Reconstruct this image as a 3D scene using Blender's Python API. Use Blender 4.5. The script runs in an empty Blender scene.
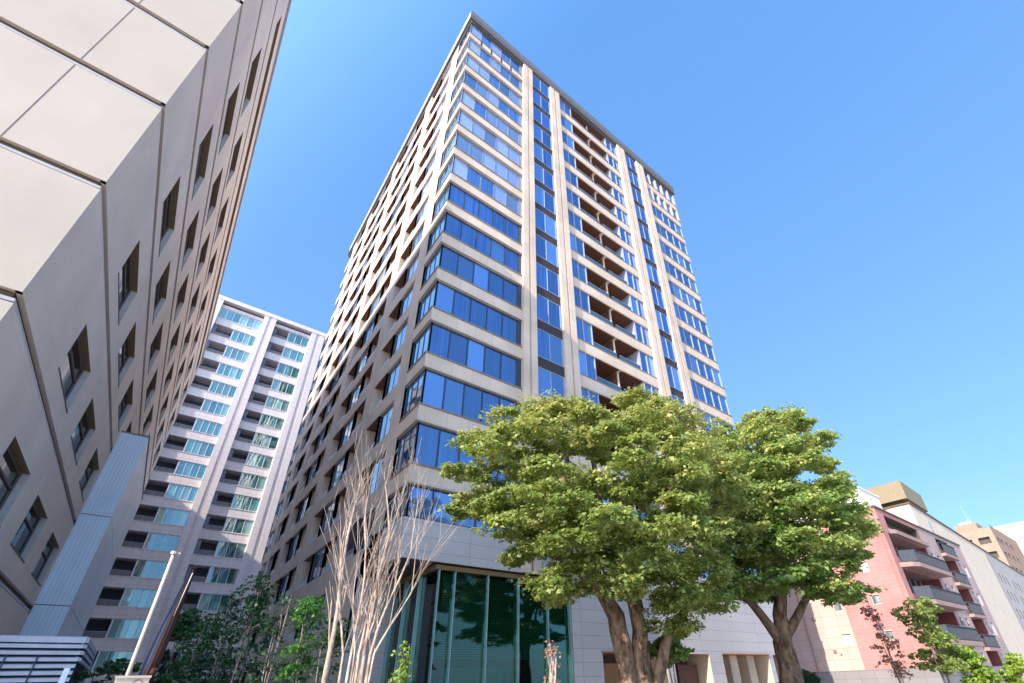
import bpy, math, random
import numpy as np
from mathutils import Vector, Matrix

# ------------------------------------------------------------------ camera, sky, sun, exposure
sc = bpy.context.scene
COL = sc.collection
cam_d = bpy.data.cameras.new('camera'); cam = bpy.data.objects.new('camera', cam_d); COL.objects.link(cam)
cam_d.sensor_width = 36; cam_d.lens = 16.22; cam_d.clip_start = 0.05; cam_d.clip_end = 5000
cam_d.shift_x = -0.0374; cam_d.shift_y = 0.0666
R_ = (0.78309926, -0.62122899, -0.02881112); U_ = (-0.29816668, -0.41570761, 0.85923443); F_ = (0.54575834, 0.66427534, 0.51077011)
cam.matrix_world = Matrix(((R_[0], U_[0], -F_[0], 0), (R_[1], U_[1], -F_[1], 0), (R_[2], U_[2], -F_[2], 1.6), (0, 0, 0, 1)))
sc.camera = cam

SUN = Vector((-1, -0.22, 0.62)).normalized()           # towards the sun
world = bpy.data.worlds.new('World'); sc.world = world; world.use_nodes = True
wn = world.node_tree; wn.nodes.clear()
sky = wn.nodes.new('ShaderNodeTexSky'); sky.sky_type = 'NISHITA'; sky.sun_disc = False
sky.sun_elevation = math.asin(SUN.z); sky.sun_rotation = math.atan2(SUN.x, SUN.y)
sky.air_density = 1.0; sky.dust_density = 0.6; sky.ozone_density = 1.5; sky.altitude = 0
bg = wn.nodes.new('ShaderNodeBackground'); bg.inputs['Strength'].default_value = 0.15
wo = wn.nodes.new('ShaderNodeOutputWorld')
tint = wn.nodes.new('ShaderNodeMix'); tint.data_type = 'RGBA'; tint.blend_type = 'MULTIPLY'; tint.inputs[0].default_value = 1; tint.inputs[7].default_value = (.53, .66, .76, 1)
wn.links.new(sky.outputs[0], tint.inputs[6])
tcw = wn.nodes.new('ShaderNodeTexCoord'); spw = wn.nodes.new('ShaderNodeSeparateXYZ'); wn.links.new(tcw.outputs['Generated'], spw.inputs[0])
rw_ = wn.nodes.new('ShaderNodeValToRGB'); wn.links.new(spw.outputs[2], rw_.inputs[0])
rw_.color_ramp.elements[0].position = 0; rw_.color_ramp.elements[0].color = (.43, .86, 1.40, 1)
rw_.color_ramp.elements[1].position = 1; rw_.color_ramp.elements[1].color = (.20, .57, 1.36, 1)
mixw = wn.nodes.new('ShaderNodeMix'); mixw.data_type = 'RGBA'; mixw.inputs[0].default_value = .8
wn.links.new(tint.outputs[2], mixw.inputs[6]); wn.links.new(rw_.outputs[0], mixw.inputs[7])
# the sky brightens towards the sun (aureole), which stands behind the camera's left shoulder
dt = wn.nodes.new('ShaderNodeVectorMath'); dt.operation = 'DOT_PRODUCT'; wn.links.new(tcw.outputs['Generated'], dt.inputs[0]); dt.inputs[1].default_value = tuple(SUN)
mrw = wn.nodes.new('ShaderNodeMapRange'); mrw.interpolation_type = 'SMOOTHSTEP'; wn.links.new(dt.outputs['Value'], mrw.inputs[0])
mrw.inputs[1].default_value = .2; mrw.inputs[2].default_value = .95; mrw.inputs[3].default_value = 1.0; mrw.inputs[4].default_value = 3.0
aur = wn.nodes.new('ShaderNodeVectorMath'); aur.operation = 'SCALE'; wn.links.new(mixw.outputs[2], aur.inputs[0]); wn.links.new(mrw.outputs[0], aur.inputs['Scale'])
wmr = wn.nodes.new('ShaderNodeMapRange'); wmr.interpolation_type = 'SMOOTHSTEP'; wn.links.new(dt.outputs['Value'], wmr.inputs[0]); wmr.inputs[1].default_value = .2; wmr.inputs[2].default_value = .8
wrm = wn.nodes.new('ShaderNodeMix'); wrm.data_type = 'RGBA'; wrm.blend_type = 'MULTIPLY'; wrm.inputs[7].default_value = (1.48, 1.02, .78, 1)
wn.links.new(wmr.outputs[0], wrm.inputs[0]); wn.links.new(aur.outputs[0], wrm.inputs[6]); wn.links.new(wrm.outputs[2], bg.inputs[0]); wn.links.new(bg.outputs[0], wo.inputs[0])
sd = bpy.data.lights.new('sun', 'SUN'); sd.energy = 2.0; sd.angle = math.radians(0.5); sd.color = (1, 0.87, 0.70)
so = bpy.data.objects.new('sun', sd); COL.objects.link(so)
so.rotation_euler = (-SUN).to_track_quat('-Z', 'Y').to_euler()
sc.view_settings.view_transform = 'Standard'; sc.view_settings.look = 'None'
sc.view_settings.gamma = 1; sc.view_settings.use_curve_mapping = False
sc.view_settings.exposure = 2.2

# ------------------------------------------------------------------ helpers
def tag(o, label=None, cat=None, group=None, kind=None):
    if label: o['label'] = label
    if cat: o['category'] = cat
    if group: o['group'] = group
    if kind: o['kind'] = kind
    return o

def empty(name, loc=(0, 0, 0), label=None, cat=None, group=None):
    o = bpy.data.objects.new(name, None); COL.objects.link(o); o.location = loc
    return tag(o, label, cat, group)

class MB:
    def __init__(s): s.v = []; s.f = []; s.m = []
    def quad(s, a, b, c, d, m=0):
        n = len(s.v); s.v += [tuple(a), tuple(b), tuple(c), tuple(d)]; s.f.append((n, n+1, n+2, n+3)); s.m.append(m)
    def poly(s, pts, m=0):
        n = len(s.v); s.v += [tuple(p) for p in pts]; s.f.append(tuple(range(n, n+len(pts)))); s.m.append(m)
    def box(s, x0, x1, y0, y1, z0, z1, m=0):
        n = len(s.v)
        s.v += [(x0,y0,z0),(x1,y0,z0),(x1,y1,z0),(x0,y1,z0),(x0,y0,z1),(x1,y0,z1),(x1,y1,z1),(x0,y1,z1)]
        for f in ((0,3,2,1),(4,5,6,7),(0,1,5,4),(1,2,6,5),(2,3,7,6),(3,0,4,7)):
            s.f.append(tuple(n+i for i in f)); s.m.append(m)
    def obox(s, c, ux, uy, uz, hx, hy, hz, m=0):       # oriented box
        c = Vector(c); ux = Vector(ux).normalized()*hx; uy = Vector(uy).normalized()*hy; uz = Vector(uz).normalized()*hz
        n = len(s.v)
        for k in ((-1,-1,-1),(1,-1,-1),(1,1,-1),(-1,1,-1),(-1,-1,1),(1,-1,1),(1,1,1),(-1,1,1)):
            s.v.append(tuple(c+ux*k[0]+uy*k[1]+uz*k[2]))
        for f in ((0,3,2,1),(4,5,6,7),(0,1,5,4),(1,2,6,5),(2,3,7,6),(3,0,4,7)):
            s.f.append(tuple(n+i for i in f)); s.m.append(m)
    def tube(s, pts, rs, n=6, m=0, cap=True, wob=0):
        pts = [Vector(p) for p in pts]; base = len(s.v); prev = None
        for i, p in enumerate(pts):
            t = (pts[min(i+1, len(pts)-1)]-pts[max(i-1, 0)])
            if t.length < 1e-6: t = Vector((0, 0, 1))
            t.normalize()
            if prev is None: a = t.orthogonal().normalized()
            else:
                a = prev - t*prev.dot(t)
                a = a.normalized() if a.length > 1e-5 else t.orthogonal().normalized()
            prev = a; b = t.cross(a)
            for k in range(n):
                an = 2*math.pi*k/n; r = rs[i]*(1+wob*math.sin(3*an+i*1.3)+wob*.6*math.sin(5*an-i*.7))
                s.v.append(tuple(p+(a*math.cos(an)+b*math.sin(an))*r))
        for i in range(len(pts)-1):
            for k in range(n):
                k2 = (k+1) % n
                s.f.append((base+i*n+k, base+i*n+k2, base+(i+1)*n+k2, base+(i+1)*n+k)); s.m.append(m)
        if cap:
            s.f.append(tuple(base+k for k in range(n))[::-1]); s.m.append(m)
            s.f.append(tuple(base+(len(pts)-1)*n+k for k in range(n))); s.m.append(m)
    def build(s, name, mats, parent=None, smooth=False, loc=None):
        if not isinstance(mats, (list, tuple)): mats = [mats]
        me = bpy.data.meshes.new(name); me.from_pydata(s.v, [], s.f)
        for m in mats: me.materials.append(m)
        me.polygons.foreach_set('material_index', s.m)
        if smooth: me.polygons.foreach_set('use_smooth', [True]*len(s.f))
        me.update()
        o = bpy.data.objects.new(name, me); COL.objects.link(o)
        if parent: o.parent = parent
        if loc: o.location = loc
        return o

def sheet(mb, O, U, N, u0, u1, z0, z1, ops, m=0, lip=0, lipm=0):
    """wall face with recessed openings. op = (u0,u1,z0,z1,depth,back,top,side,bottom) materials"""
    O = Vector((O[0], O[1], 0)); U = Vector((U[0], U[1], 0)); N = Vector((N[0], N[1], 0))
    P = lambda u, z, d=0: O+U*u+N*d+Vector((0, 0, z))
    us = sorted(set([u0, u1]+[a for o in ops for a in o[:2]])); zs = sorted(set([z0, z1]+[a for o in ops for a in o[2:4]]))
    us = [u for u in us if u0 <= u <= u1]; zs = [z for z in zs if z0 <= z <= z1]
    for j in range(len(zs)-1):
        run = None
        for i in range(len(us)-1):
            cu = (us[i]+us[i+1])/2; cz = (zs[j]+zs[j+1])/2
            hole = any(o[0] < cu < o[1] and o[2] < cz < o[3] for o in ops)
            if not hole:
                if run is None: run = us[i]
                end = us[i+1]
            if (hole or i == len(us)-2) and run is not None:
                e = us[i] if hole else us[i+1]
                mb.quad(P(run, zs[j]), P(e, zs[j]), P(e, zs[j+1]), P(run, zs[j+1]), m); run = None
    for o in ops:
        a, b, c, d, dep, bk, tp, sd_, bt = o
        mb.quad(P(a, d), P(b, d), P(b, d, dep), P(a, d, dep), tp)
        mb.quad(P(a, c), P(b, c), P(b, c, dep), P(a, c, dep), bt)
        mb.quad(P(a, c), P(a, d), P(a, d, dep), P(a, c, dep), sd_)
        mb.quad(P(b, c), P(b, d), P(b, d, dep), P(b, c, dep), sd_)
        if bk is not None: mb.quad(P(a, c, dep), P(b, c, dep), P(b, d, dep), P(a, d, dep), bk)
    if lip:
        mb.quad(P(u0, z0), P(u1, z0), P(u1, z0, lip), P(u0, z0, lip), lipm)
        mb.quad(P(u0, z1), P(u1, z1), P(u1, z1, lip), P(u0, z1, lip), lipm)

# ------------------------------------------------------------------ materials
def newmat(name):
    m = bpy.data.materials.new(name); m.use_nodes = True; nt = m.node_tree
    return m, nt, nt.nodes['Principled BSDF']

def wallcoord(nt):
    tc = nt.nodes.new('ShaderNodeTexCoord'); sp = nt.nodes.new('ShaderNodeSeparateXYZ'); ad = nt.nodes.new('ShaderNodeMath'); ad.operation = 'ADD'
    cb = nt.nodes.new('ShaderNodeCombineXYZ'); L = nt.links.new
    L(tc.outputs['Object'], sp.inputs[0]); L(sp.outputs[0], ad.inputs[0]); L(sp.outputs[1], ad.inputs[1])
    L(ad.outputs[0], cb.inputs[0]); L(sp.outputs[2], cb.inputs[1])
    return tc, cb

def mixc(nt, fac, a, b, blend='MIX'):
    mx = nt.nodes.new('ShaderNodeMix'); mx.data_type = 'RGBA'; mx.blend_type = blend
    for s, v in ((0, fac), (6, a), (7, b)):
        if hasattr(v, 'is_linked'): nt.links.new(v, mx.inputs[s])
        elif s == 0: mx.inputs[0].default_value = v
        else: mx.inputs[s].default_value = (*v, 1)
    return mx.outputs[2]

def ramp(nt, src, p0, p1, c0=(0, 0, 0), c1=(1, 1, 1)):
    r = nt.nodes.new('ShaderNodeValToRGB'); r.color_ramp.elements[0].position = p0; r.color_ramp.elements[1].position = p1
    r.color_ramp.elements[0].color = (*c0, 1); r.color_ramp.elements[1].color = (*c1, 1); nt.links.new(src, r.inputs[0]); return r.outputs[0]

def noise(nt, vec, scale, detail=4, rough=.55, mapscale=None):
    n = nt.nodes.new('ShaderNodeTexNoise'); n.inputs['Scale'].default_value = scale; n.inputs['Detail'].default_value = detail; n.inputs['Roughness'].default_value = rough
    if mapscale:
        mp = nt.nodes.new('ShaderNodeMapping'); mp.inputs['Scale'].default_value = mapscale; nt.links.new(vec, mp.inputs[0]); vec = mp.outputs[0]
    nt.links.new(vec, n.inputs['Vector']); return n.outputs['Fac']

def panel(name, col, w=None, h=None, mortar=0.01, mcol=None, var=.06, rough=.75, bump=.15, stain=.12, spec=.3, streak=(1.2, 1.2, .08)):
    m, nt, b = newmat(name); tc, cb = wallcoord(nt); L = nt.links.new
    ob = tc.outputs['Object']
    c = col
    n1 = noise(nt, ob, .35, 5); c = mixc(nt, ramp(nt, n1, .3, .7), tuple(x*(1-stain) for x in col), tuple(min(1, x*(1+stain*.5)) for x in col))
    n3 = noise(nt, ob, 1.0, 4, .6, streak); c = mixc(nt, ramp(nt, n3, .45, .8, (0, 0, 0), (stain*1.4,)*3), c, tuple(x*.72 for x in col))
    n2 = noise(nt, ob, 14, 3); c = mixc(nt, ramp(nt, n2, .35, .65, (0, 0, 0), (.10,)*3), c, tuple(x*.8 for x in col))
    if w:
        br = nt.nodes.new('ShaderNodeTexBrick'); br.offset = 0; br.inputs['Scale'].default_value = 1
        br.inputs['Brick Width'].default_value = w; br.inputs['Row Height'].default_value = h; br.inputs['Mortar Size'].default_value = mortar; br.inputs['Mortar Smooth'].default_value = .1
        br.inputs['Color1'].default_value = (1, 1, 1, 1); br.inputs['Color2'].default_value = (1-var*2,)*3+(1,); br.inputs['Mortar'].default_value = (1, 1, 1, 1); br.inputs['Bias'].default_value = -.1
        L(cb.outputs[0], br.inputs['Vector'])
        c = mixc(nt, 1.0, c, br.outputs['Color'], 'MULTIPLY')
        c = mixc(nt, br.outputs['Fac'], c, mcol or tuple(x*.45 for x in col))
    L(c, b.inputs['Base Color']); b.inputs['Roughness'].default_value = rough; b.inputs['Specular IOR Level'].default_value = spec
    if bump:
        bp = nt.nodes.new('ShaderNodeBump'); bp.inputs['Strength'].default_value = bump; bp.inputs['Distance'].default_value = .02
        L(noise(nt, ob, 30, 4), bp.inputs['Height']); L(bp.outputs[0], b.inputs['Normal'])
    return m

def plain(name, col, rough=.6, metal=0, spec=.5, var=.1, sc_=3):
    m, nt, b = newmat(name); tc = nt.nodes.new('ShaderNodeTexCoord')
    n = noise(nt, tc.outputs['Object'], sc_, 4)
    c = mixc(nt, ramp(nt, n, .3, .7), tuple(x*(1-var) for x in col), tuple(min(1, x*(1+var)) for x in col))
    nt.links.new(c, b.inputs['Base Color']); b.inputs['Roughness'].default_value = rough; b.inputs['Metallic'].default_value = metal; b.inputs['Specular IOR Level'].default_value = spec
    return m

def glass(name, deep, light, refl=.35, tint=(.8, .9, 1), blind=.35, wob=.012, lc=(.55, .55, .5)):
    """coated window pane: sky reflection over a dim room, some rooms with pale blinds drawn"""
    m = bpy.data.materials.new(name); m.use_nodes = True; nt = m.node_tree; nt.nodes.clear(); L = nt.links.new
    geo = nt.nodes.new('ShaderNodeNewGeometry'); oi = nt.nodes.new('ShaderNodeObjectInfo')
    ad = nt.nodes.new('ShaderNodeMath'); ad.operation = 'ADD'; L(geo.outputs['Random Per Island'], ad.inputs[0]); L(oi.outputs['Random'], ad.inputs[1])
    wn_ = nt.nodes.new('ShaderNodeTexWhiteNoise'); wn_.noise_dimensions = '1D'; L(ad.outputs[0], wn_.inputs['W'])
    rnd = wn_.outputs['Value']; rc = wn_.outputs['Color']
    tc = nt.nodes.new('ShaderNodeTexCoord')
    off = nt.nodes.new('ShaderNodeVectorMath'); off.operation = 'MULTIPLY_ADD'; L(oi.outputs['Random'], off.inputs[0]); off.inputs[1].default_value = (173, 91, 57); L(tc.outputs['Object'], off.inputs[2])
    cur = noise(nt, off.outputs[0], 1.0, 3, .5, (7, 7, .15))
    base = mixc(nt, ramp(nt, cur, .4, .6), deep, light)
    base = mixc(nt, ramp(nt, rnd, 1-blind-.02, 1-blind), base, lc)
    sep = nt.nodes.new('ShaderNodeSeparateColor'); L(rc, sep.inputs[0]); tn = nt.nodes.new('ShaderNodeMapRange'); L(sep.outputs[1], tn.inputs[0]); tn.inputs[3].default_value = .35; tn.inputs[4].default_value = 1.5
    sc1 = nt.nodes.new('ShaderNodeVectorMath'); sc1.operation = 'SCALE'; L(base, sc1.inputs[0]); L(tn.outputs[0], sc1.inputs['Scale']); base = sc1.outputs[0]
    df = nt.nodes.new('ShaderNodeBsdfDiffuse'); L(base, df.inputs[0])
    vm = nt.nodes.new('ShaderNodeVectorMath'); vm.operation = 'SUBTRACT'; L(rc, vm.inputs[0]); vm.inputs[1].default_value = (.5, .5, .5)
    v2 = nt.nodes.new('ShaderNodeVectorMath'); v2.operation = 'SCALE'; L(vm.outputs[0], v2.inputs[0]); v2.inputs['Scale'].default_value = wob
    v3 = nt.nodes.new('ShaderNodeVectorMath'); v3.operation = 'ADD'; L(geo.outputs['Normal'], v3.inputs[0]); L(v2.outputs[0], v3.inputs[1])
    v4 = nt.nodes.new('ShaderNodeVectorMath'); v4.operation = 'NORMALIZE'; L(v3.outputs[0], v4.inputs[0])
    bp = nt.nodes.new('ShaderNodeBump'); bp.inputs['Strength'].default_value = .12; bp.inputs['Distance'].default_value = .02
    L(noise(nt, tc.outputs['Object'], .8, 2), bp.inputs['Height']); L(v4.outputs[0], bp.inputs['Normal'])
    gl = nt.nodes.new('ShaderNodeBsdfGlossy'); gl.inputs[0].default_value = (*tint, 1); gl.inputs['Roughness'].default_value = .015; L(bp.outputs[0], gl.inputs['Normal'])
    fr = nt.nodes.new('ShaderNodeFresnel'); fr.inputs[0].default_value = 1.6
    mr = nt.nodes.new('ShaderNodeMapRange'); L(fr.outputs[0], mr.inputs[0]); mr.inputs[3].default_value = refl
    mr.inputs[4].default_value = 1.0
    ms = nt.nodes.new('ShaderNodeMixShader'); L(mr.outputs[0], ms.inputs[0]); L(df.outputs[0], ms.inputs[1]); L(gl.outputs[0], ms.inputs[2])
    out = nt.nodes.new('ShaderNodeOutputMaterial'); L(ms.outputs[0], out.inputs[0])
    return m

def clearglass(name, tint, refl=.12, diff=None):
    m = bpy.data.materials.new(name); m.use_nodes = True; nt = m.node_tree; nt.nodes.clear(); L = nt.links.new
    tr = nt.nodes.new('ShaderNodeBsdfTransparent'); tr.inputs[0].default_value = (*tint, 1)
    gl = nt.nodes.new('ShaderNodeBsdfGlossy'); gl.inputs['Roughness'].default_value = .02; gl.inputs[0].default_value = (.85, .95, .95, 1)
    fr = nt.nodes.new('ShaderNodeFresnel'); fr.inputs[0].default_value = 1.5
    mr = nt.nodes.new('ShaderNodeMapRange'); L(fr.outputs[0], mr.inputs[0]); mr.inputs[3].default_value = refl
    ms = nt.nodes.new('ShaderNodeMixShader'); L(mr.outputs[0], ms.inputs[0]); L(tr.outputs[0], ms.inputs[1]); L(gl.outputs[0], ms.inputs[2])
    out = nt.nodes.new('ShaderNodeOutputMaterial'); last = ms.outputs[0]
    if diff:
        dd = nt.nodes.new('ShaderNodeBsdfDiffuse'); dd.inputs[0].default_value = (*diff, 1)
        m2 = nt.nodes.new('ShaderNodeMixShader'); m2.inputs[0].default_value = .35; L(last, m2.inputs[1]); L(dd.outputs[0], m2.inputs[2]); last = m2.outputs[0]
    L(last, out.inputs[0]); return m

def leafmat(name, cols, trans=.35, zr=None):
    m = bpy.data.materials.new(name); m.use_nodes = True; nt = m.node_tree; nt.nodes.clear(); L = nt.links.new
    geo = nt.nodes.new('ShaderNodeNewGeometry'); tc = nt.nodes.new('ShaderNodeTexCoord')
    r = nt.nodes.new('ShaderNodeValToRGB'); els = r.color_ramp.elements
    while len(els) < len(cols): els.new(.5)
    for i, c in enumerate(cols): els[i].position = i/(len(cols)-1); els[i].color = (*c, 1)
    n = noise(nt, tc.outputs['Object'], .9, 4)
    ad = nt.nodes.new('ShaderNodeMath'); ad.operation = 'MULTIPLY_ADD'; L(geo.outputs['Random Per Island'], ad.inputs[0]); ad.inputs[1].default_value = .30; L(n, ad.inputs[2])
    sb = nt.nodes.new('ShaderNodeMath'); sb.operation = 'SUBTRACT'; L(ad.outputs[0], sb.inputs[0]); sb.inputs[1].default_value = .20
    last = sb.outputs[0]
    if zr:                                             # leaf colour gets paler and yellower towards the top of the tree
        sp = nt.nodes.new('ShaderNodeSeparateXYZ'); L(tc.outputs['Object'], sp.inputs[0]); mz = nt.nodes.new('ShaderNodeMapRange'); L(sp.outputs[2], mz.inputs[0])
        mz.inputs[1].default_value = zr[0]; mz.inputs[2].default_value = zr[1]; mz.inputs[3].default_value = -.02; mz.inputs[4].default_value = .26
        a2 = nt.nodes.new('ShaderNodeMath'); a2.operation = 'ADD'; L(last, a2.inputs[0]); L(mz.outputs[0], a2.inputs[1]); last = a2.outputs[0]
    L(last, r.inputs[0])
    p = nt.nodes.new('ShaderNodeBsdfPrincipled'); L(r.outputs[0], p.inputs['Base Color']); p.inputs['Roughness'].default_value = .5; p.inputs['Specular IOR Level'].default_value = .35
    t = nt.nodes.new('ShaderNodeBsdfTranslucent'); hs = nt.nodes.new('ShaderNodeHueSaturation'); hs.inputs['Value'].default_value = 1.5; hs.inputs['Saturation'].default_value = 1.15; L(r.outputs[0], hs.inputs['Color']); L(hs.outputs[0], t.inputs[0])
    ms = nt.nodes.new('ShaderNodeMixShader'); ms.inputs[0].default_value = trans; L(p.outputs[0], ms.inputs[1]); L(t.outputs[0], ms.inputs[2])
    out = nt.nodes.new('ShaderNodeOutputMaterial'); L(ms.outputs[0], out.inputs[0]); return m

def barkmat(name, dark, light, scale=6):
    m, nt, b = newmat(name); tc = nt.nodes.new('ShaderNodeTexCoord'); ob = tc.outputs['Object']
    n = noise(nt, ob, 1, 6, .7, (scale, scale, scale*.35)); n2 = noise(nt, ob, 3.0, 4)
    c = mixc(nt, ramp(nt, n, .38, .62), dark, light)
    c = mixc(nt, ramp(nt, n2, .5, .75, (0, 0, 0), (.55,)*3), c, tuple(min(1, x*1.35) for x in light))
    nt.links.new(c, b.inputs['Base Color']); b.inputs['Roughness'].default_value = .9; b.inputs['Specular IOR Level'].default_value = .15
    bp = nt.nodes.new('ShaderNodeBump'); bp.inputs['Strength'].default_value = .9; bp.inputs['Distance'].default_value = .05
    nt.links.new(n, bp.inputs['Height']); nt.links.new(bp.outputs[0], b.inputs['Normal']); return m

M = {}
M['beige'] = panel('beige_cladding', (.64, .52, .43), 1.25, 1.1, .008, var=.06, mcol=(.36, .30, .26), stain=.17)
M['beige_side'] = panel('side_cladding', (.66, .53, .45), 1.25, 1.1, .008, var=.06, mcol=(.36, .30, .26), stain=.17)
M['grey_panel'] = panel('grey_stone_panel', (.47, .445, .465), 3.393, .62, .008, var=.03, mcol=(.16, .16, .18), stain=.06)
M['spandrel'] = plain('dark_spandrel', (.045, .038, .045), .7, spec=.2)
M['fascia'] = plain('roof_fascia', (.125, .115, .125), .6)
M['sill'] = plain('band_edge', (.20, .17, .15), .5)
M['dframe'] = plain('dark_window_frame', (.025, .045, .08), .35)
M['lframe'] = plain('pale_window_frame', (.28, .32, .42), .4)
M['tframe'] = plain('slim_window_frame', (.08, .10, .15), .4)
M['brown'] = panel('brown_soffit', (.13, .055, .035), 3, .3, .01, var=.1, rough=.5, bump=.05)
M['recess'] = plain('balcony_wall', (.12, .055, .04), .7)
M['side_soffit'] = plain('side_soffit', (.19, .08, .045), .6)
M['gold'] = plain('bronze_trim', (.20, .13, .05), .5)
M['glass'] = glass('blue_window_glass', (.004, .014, .10), (.02, .07, .30), .36, (.50, .68, .98), .30, wob=.022, lc=(.07, .16, .42))
M['glass_pale'] = glass('corner_window_glass', (.02, .07, .20), (.05, .14, .30), .55, (.75, .9, 1.0), .2, lc=(.2, .35, .5))
M['glass_side'] = glass('side_window_glass', (.08, .11, .20), (.24, .28, .40), .5, (.85, .93, 1.0), .5, lc=(.48, .48, .56))  # besides drawn blinds, the pale base tones carry the reflected building opposite
M['glass_up'] = glass('upper_window_glass', (.01, .04, .20), (.03, .10, .32), .36, (.66, .80, 1.0), .65, lc=(.24, .30, .50))
M['glass_office'] = glass('office_window_glass', (.008, .008, .012), (.02, .018, .018), .06, (.8, .85, .9), .4, lc=(.04, .034, .03))
M['glass_teal'] = glass('teal_window_glass', (.03, .12, .14), (.10, .26, .26), .22, (.7, .95, 1.0), .45, lc=(.22, .38, .38))
M['glass_plain'] = glass('plain_window_glass', (.10, .13, .15), (.25, .3, .33), .3, (1, 1, 1), .5, lc=(.6, .62, .6))
M['rail_glass'] = clearglass('balcony_rail_glass', (.25, .55, .75), .25, (.04, .16, .30))
M['green_glass'] = clearglass('green_tinted_glass', (.24, .60, .54), .03)
M['fin'] = clearglass('glass_fin', (.45, .85, .8), .2, (.25, .6, .6))
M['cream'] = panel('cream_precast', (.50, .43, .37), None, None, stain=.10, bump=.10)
M['cream_side'] = panel('cream_precast_side', (.68, .58, .53), 1.87, 1.3, .004, mcol=(.48, .42, .38), var=.02, stain=.12, bump=.2)  # same precast as the front, colour raised to offset the shade on this side
M['groove'] = plain('bronze_groove', (.085, .055, .03), .6)
M['groove_l'] = plain('groove_trim', (.42, .40, .42), .4)
M['reveal'] = plain('window_reveal', (.22, .15, .085), .6)
M['reveal_l'] = plain('window_jamb', (.45, .43, .43), .6)
M['joint'] = plain('panel_joint', (.12, .10, .11), .8)
M['white_tile'] = panel('white_tile', (.74, .67, .68), .9, .9, .02, var=.02, mcol=(.5, .48, .52), stain=.05)
M['white_paint'] = panel('white_render', (.72, .71, .69), None, None, stain=.08)
M['ribbed'] = panel('ribbed_metal', (.70, .82, .98), .16, 40, .012, mcol=(.50, .58, .74), var=.02, rough=.32, spec=.8)
M['ribbed'].node_tree.nodes['Principled BSDF'].inputs['Metallic'].default_value = .1
M['slat'] = plain('aluminium_slat', (.36, .40, .50), .55, spec=.25)
M['dark'] = plain('dark_void', (.02, .02, .025), .8)
M['dim'] = plain('dim_room', (.07, .06, .055), .8)
M['recess_grey'] = plain('grey_recess', (.12, .115, .14), .8)
M['wframe'] = plain('white_window_frame', (.66, .70, .74), .4)
M['lobby_wall'] = plain('lobby_wall', (.22, .21, .17), .7)
M['louvre'] = plain('blue_louvre', (.16, .18, .28), .5)
M['pink'] = panel('pink_tile', (.45, .20, .195), .6, .3, .010, mcol=(.45, .235, .23), var=.04, stain=.22, streak=(.9, .9, .10))
M['pinkbeige'] = panel('beige_pink_tile', (.48, .345, .31), 1.4, .9, .01, var=.04, stain=.1)
M['mauve'] = panel('mauve_tile', (.38, .29, .29), .6, .3, .012, var=.05, stain=.12)
M['redwall'] = plain('dark_red_wall', (.17, .045, .05), .7)
M['pgrey'] = panel('grey_base', (.22, .21, .22), 1.2, .6, .01)
M['rail'] = plain('balcony_railing', (.06, .07, .095), .8, spec=.1)
M['rail_panel'] = plain('railing_panel', (.012, .014, .022), .8, spec=.05)
M['slab'] = plain('balcony_slab', (.28, .185, .175), .8)
M['wcream'] = panel('cream_tile', (.62, .53, .44), .8, .4, .012, var=.03, stain=.1)
M['wgrey'] = panel('grey_tile', (.40, .38, .38), .8, .4, .015, var=.06, stain=.1)
M['ochre'] = plain('ochre_cladding', (.21, .17, .105), .7)
M['brickb'] = panel('brown_brick', (.36, .24, .185), .9, .45, .03, var=.1, stain=.15)
M['orange'] = panel('orange_render', (.52, .35, .26), None, None, stain=.05)
M['wood'] = plain('warm_wood', (.32, .15, .06), .5)  # wood whose orange tone also carries the warm light on the entrance ceiling
M['bark'] = barkmat('tree_bark', (.06, .038, .028), (.26, .18, .13))
M['palebark'] = barkmat('pale_bark', (.24, .175, .14), (.56, .46, .40), 9)
M['greybark'] = barkmat('grey_bark', (.13, .11, .11), (.27, .23, .22), 9)
M['white_metal'] = plain('white_painted_metal', (.52, .43, .36), .5)
M['brown_fabric'] = panel('brown_fabric', (.05, .024, .022), None, None, rough=.9)
M['navy'] = plain('navy_fabric', (.02, .035, .08), .8)
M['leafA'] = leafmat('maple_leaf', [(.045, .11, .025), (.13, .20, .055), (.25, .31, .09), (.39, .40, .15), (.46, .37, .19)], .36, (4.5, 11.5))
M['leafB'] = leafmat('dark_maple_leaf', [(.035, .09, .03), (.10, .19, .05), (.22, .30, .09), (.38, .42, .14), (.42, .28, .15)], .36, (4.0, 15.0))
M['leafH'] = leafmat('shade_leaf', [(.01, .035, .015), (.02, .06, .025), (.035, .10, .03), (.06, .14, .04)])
M['leafY'] = leafmat('yellow_leaf', [(.10, .20, .03), (.25, .36, .06), (.45, .48, .10)])
M['leafP'] = leafmat('pink_leaf', [(.20, .10, .07), (.38, .20, .14), (.45, .33, .2)])
# ground material
m, nt, b = newmat('paving'); tc = nt.nodes.new('ShaderNodeTexCoord')
br = nt.nodes.new('ShaderNodeTexBrick'); br.inputs['Scale'].default_value = 1; br.inputs['Brick Width'].default_value = .6; br.inputs['Row Height'].default_value = .3; br.inputs['Mortar Size'].default_value = .006
br.inputs['Color1'].default_value = (.56, .51, .45, 1); br.inputs['Color2'].default_value = (.52, .47, .41, 1); br.inputs['Mortar'].default_value = (.12, .11, .1, 1)
nt.links.new(tc.outputs['Object'], br.inputs[0]); nt.links.new(mixc(nt, .25, br.outputs[0], (.54, .49, .43)), b.inputs['Base Color']); b.inputs['Roughness'].default_value = .85; M['paving'] = m
M['asphalt'] = plain('asphalt', (.055, .055, .058), .9, sc_=8)
M['soil'] = plain('planting_soil', (.09, .07, .045), .95, sc_=6)
M['kerb'] = plain('kerb_stone', (.4, .39, .37), .8)

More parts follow.
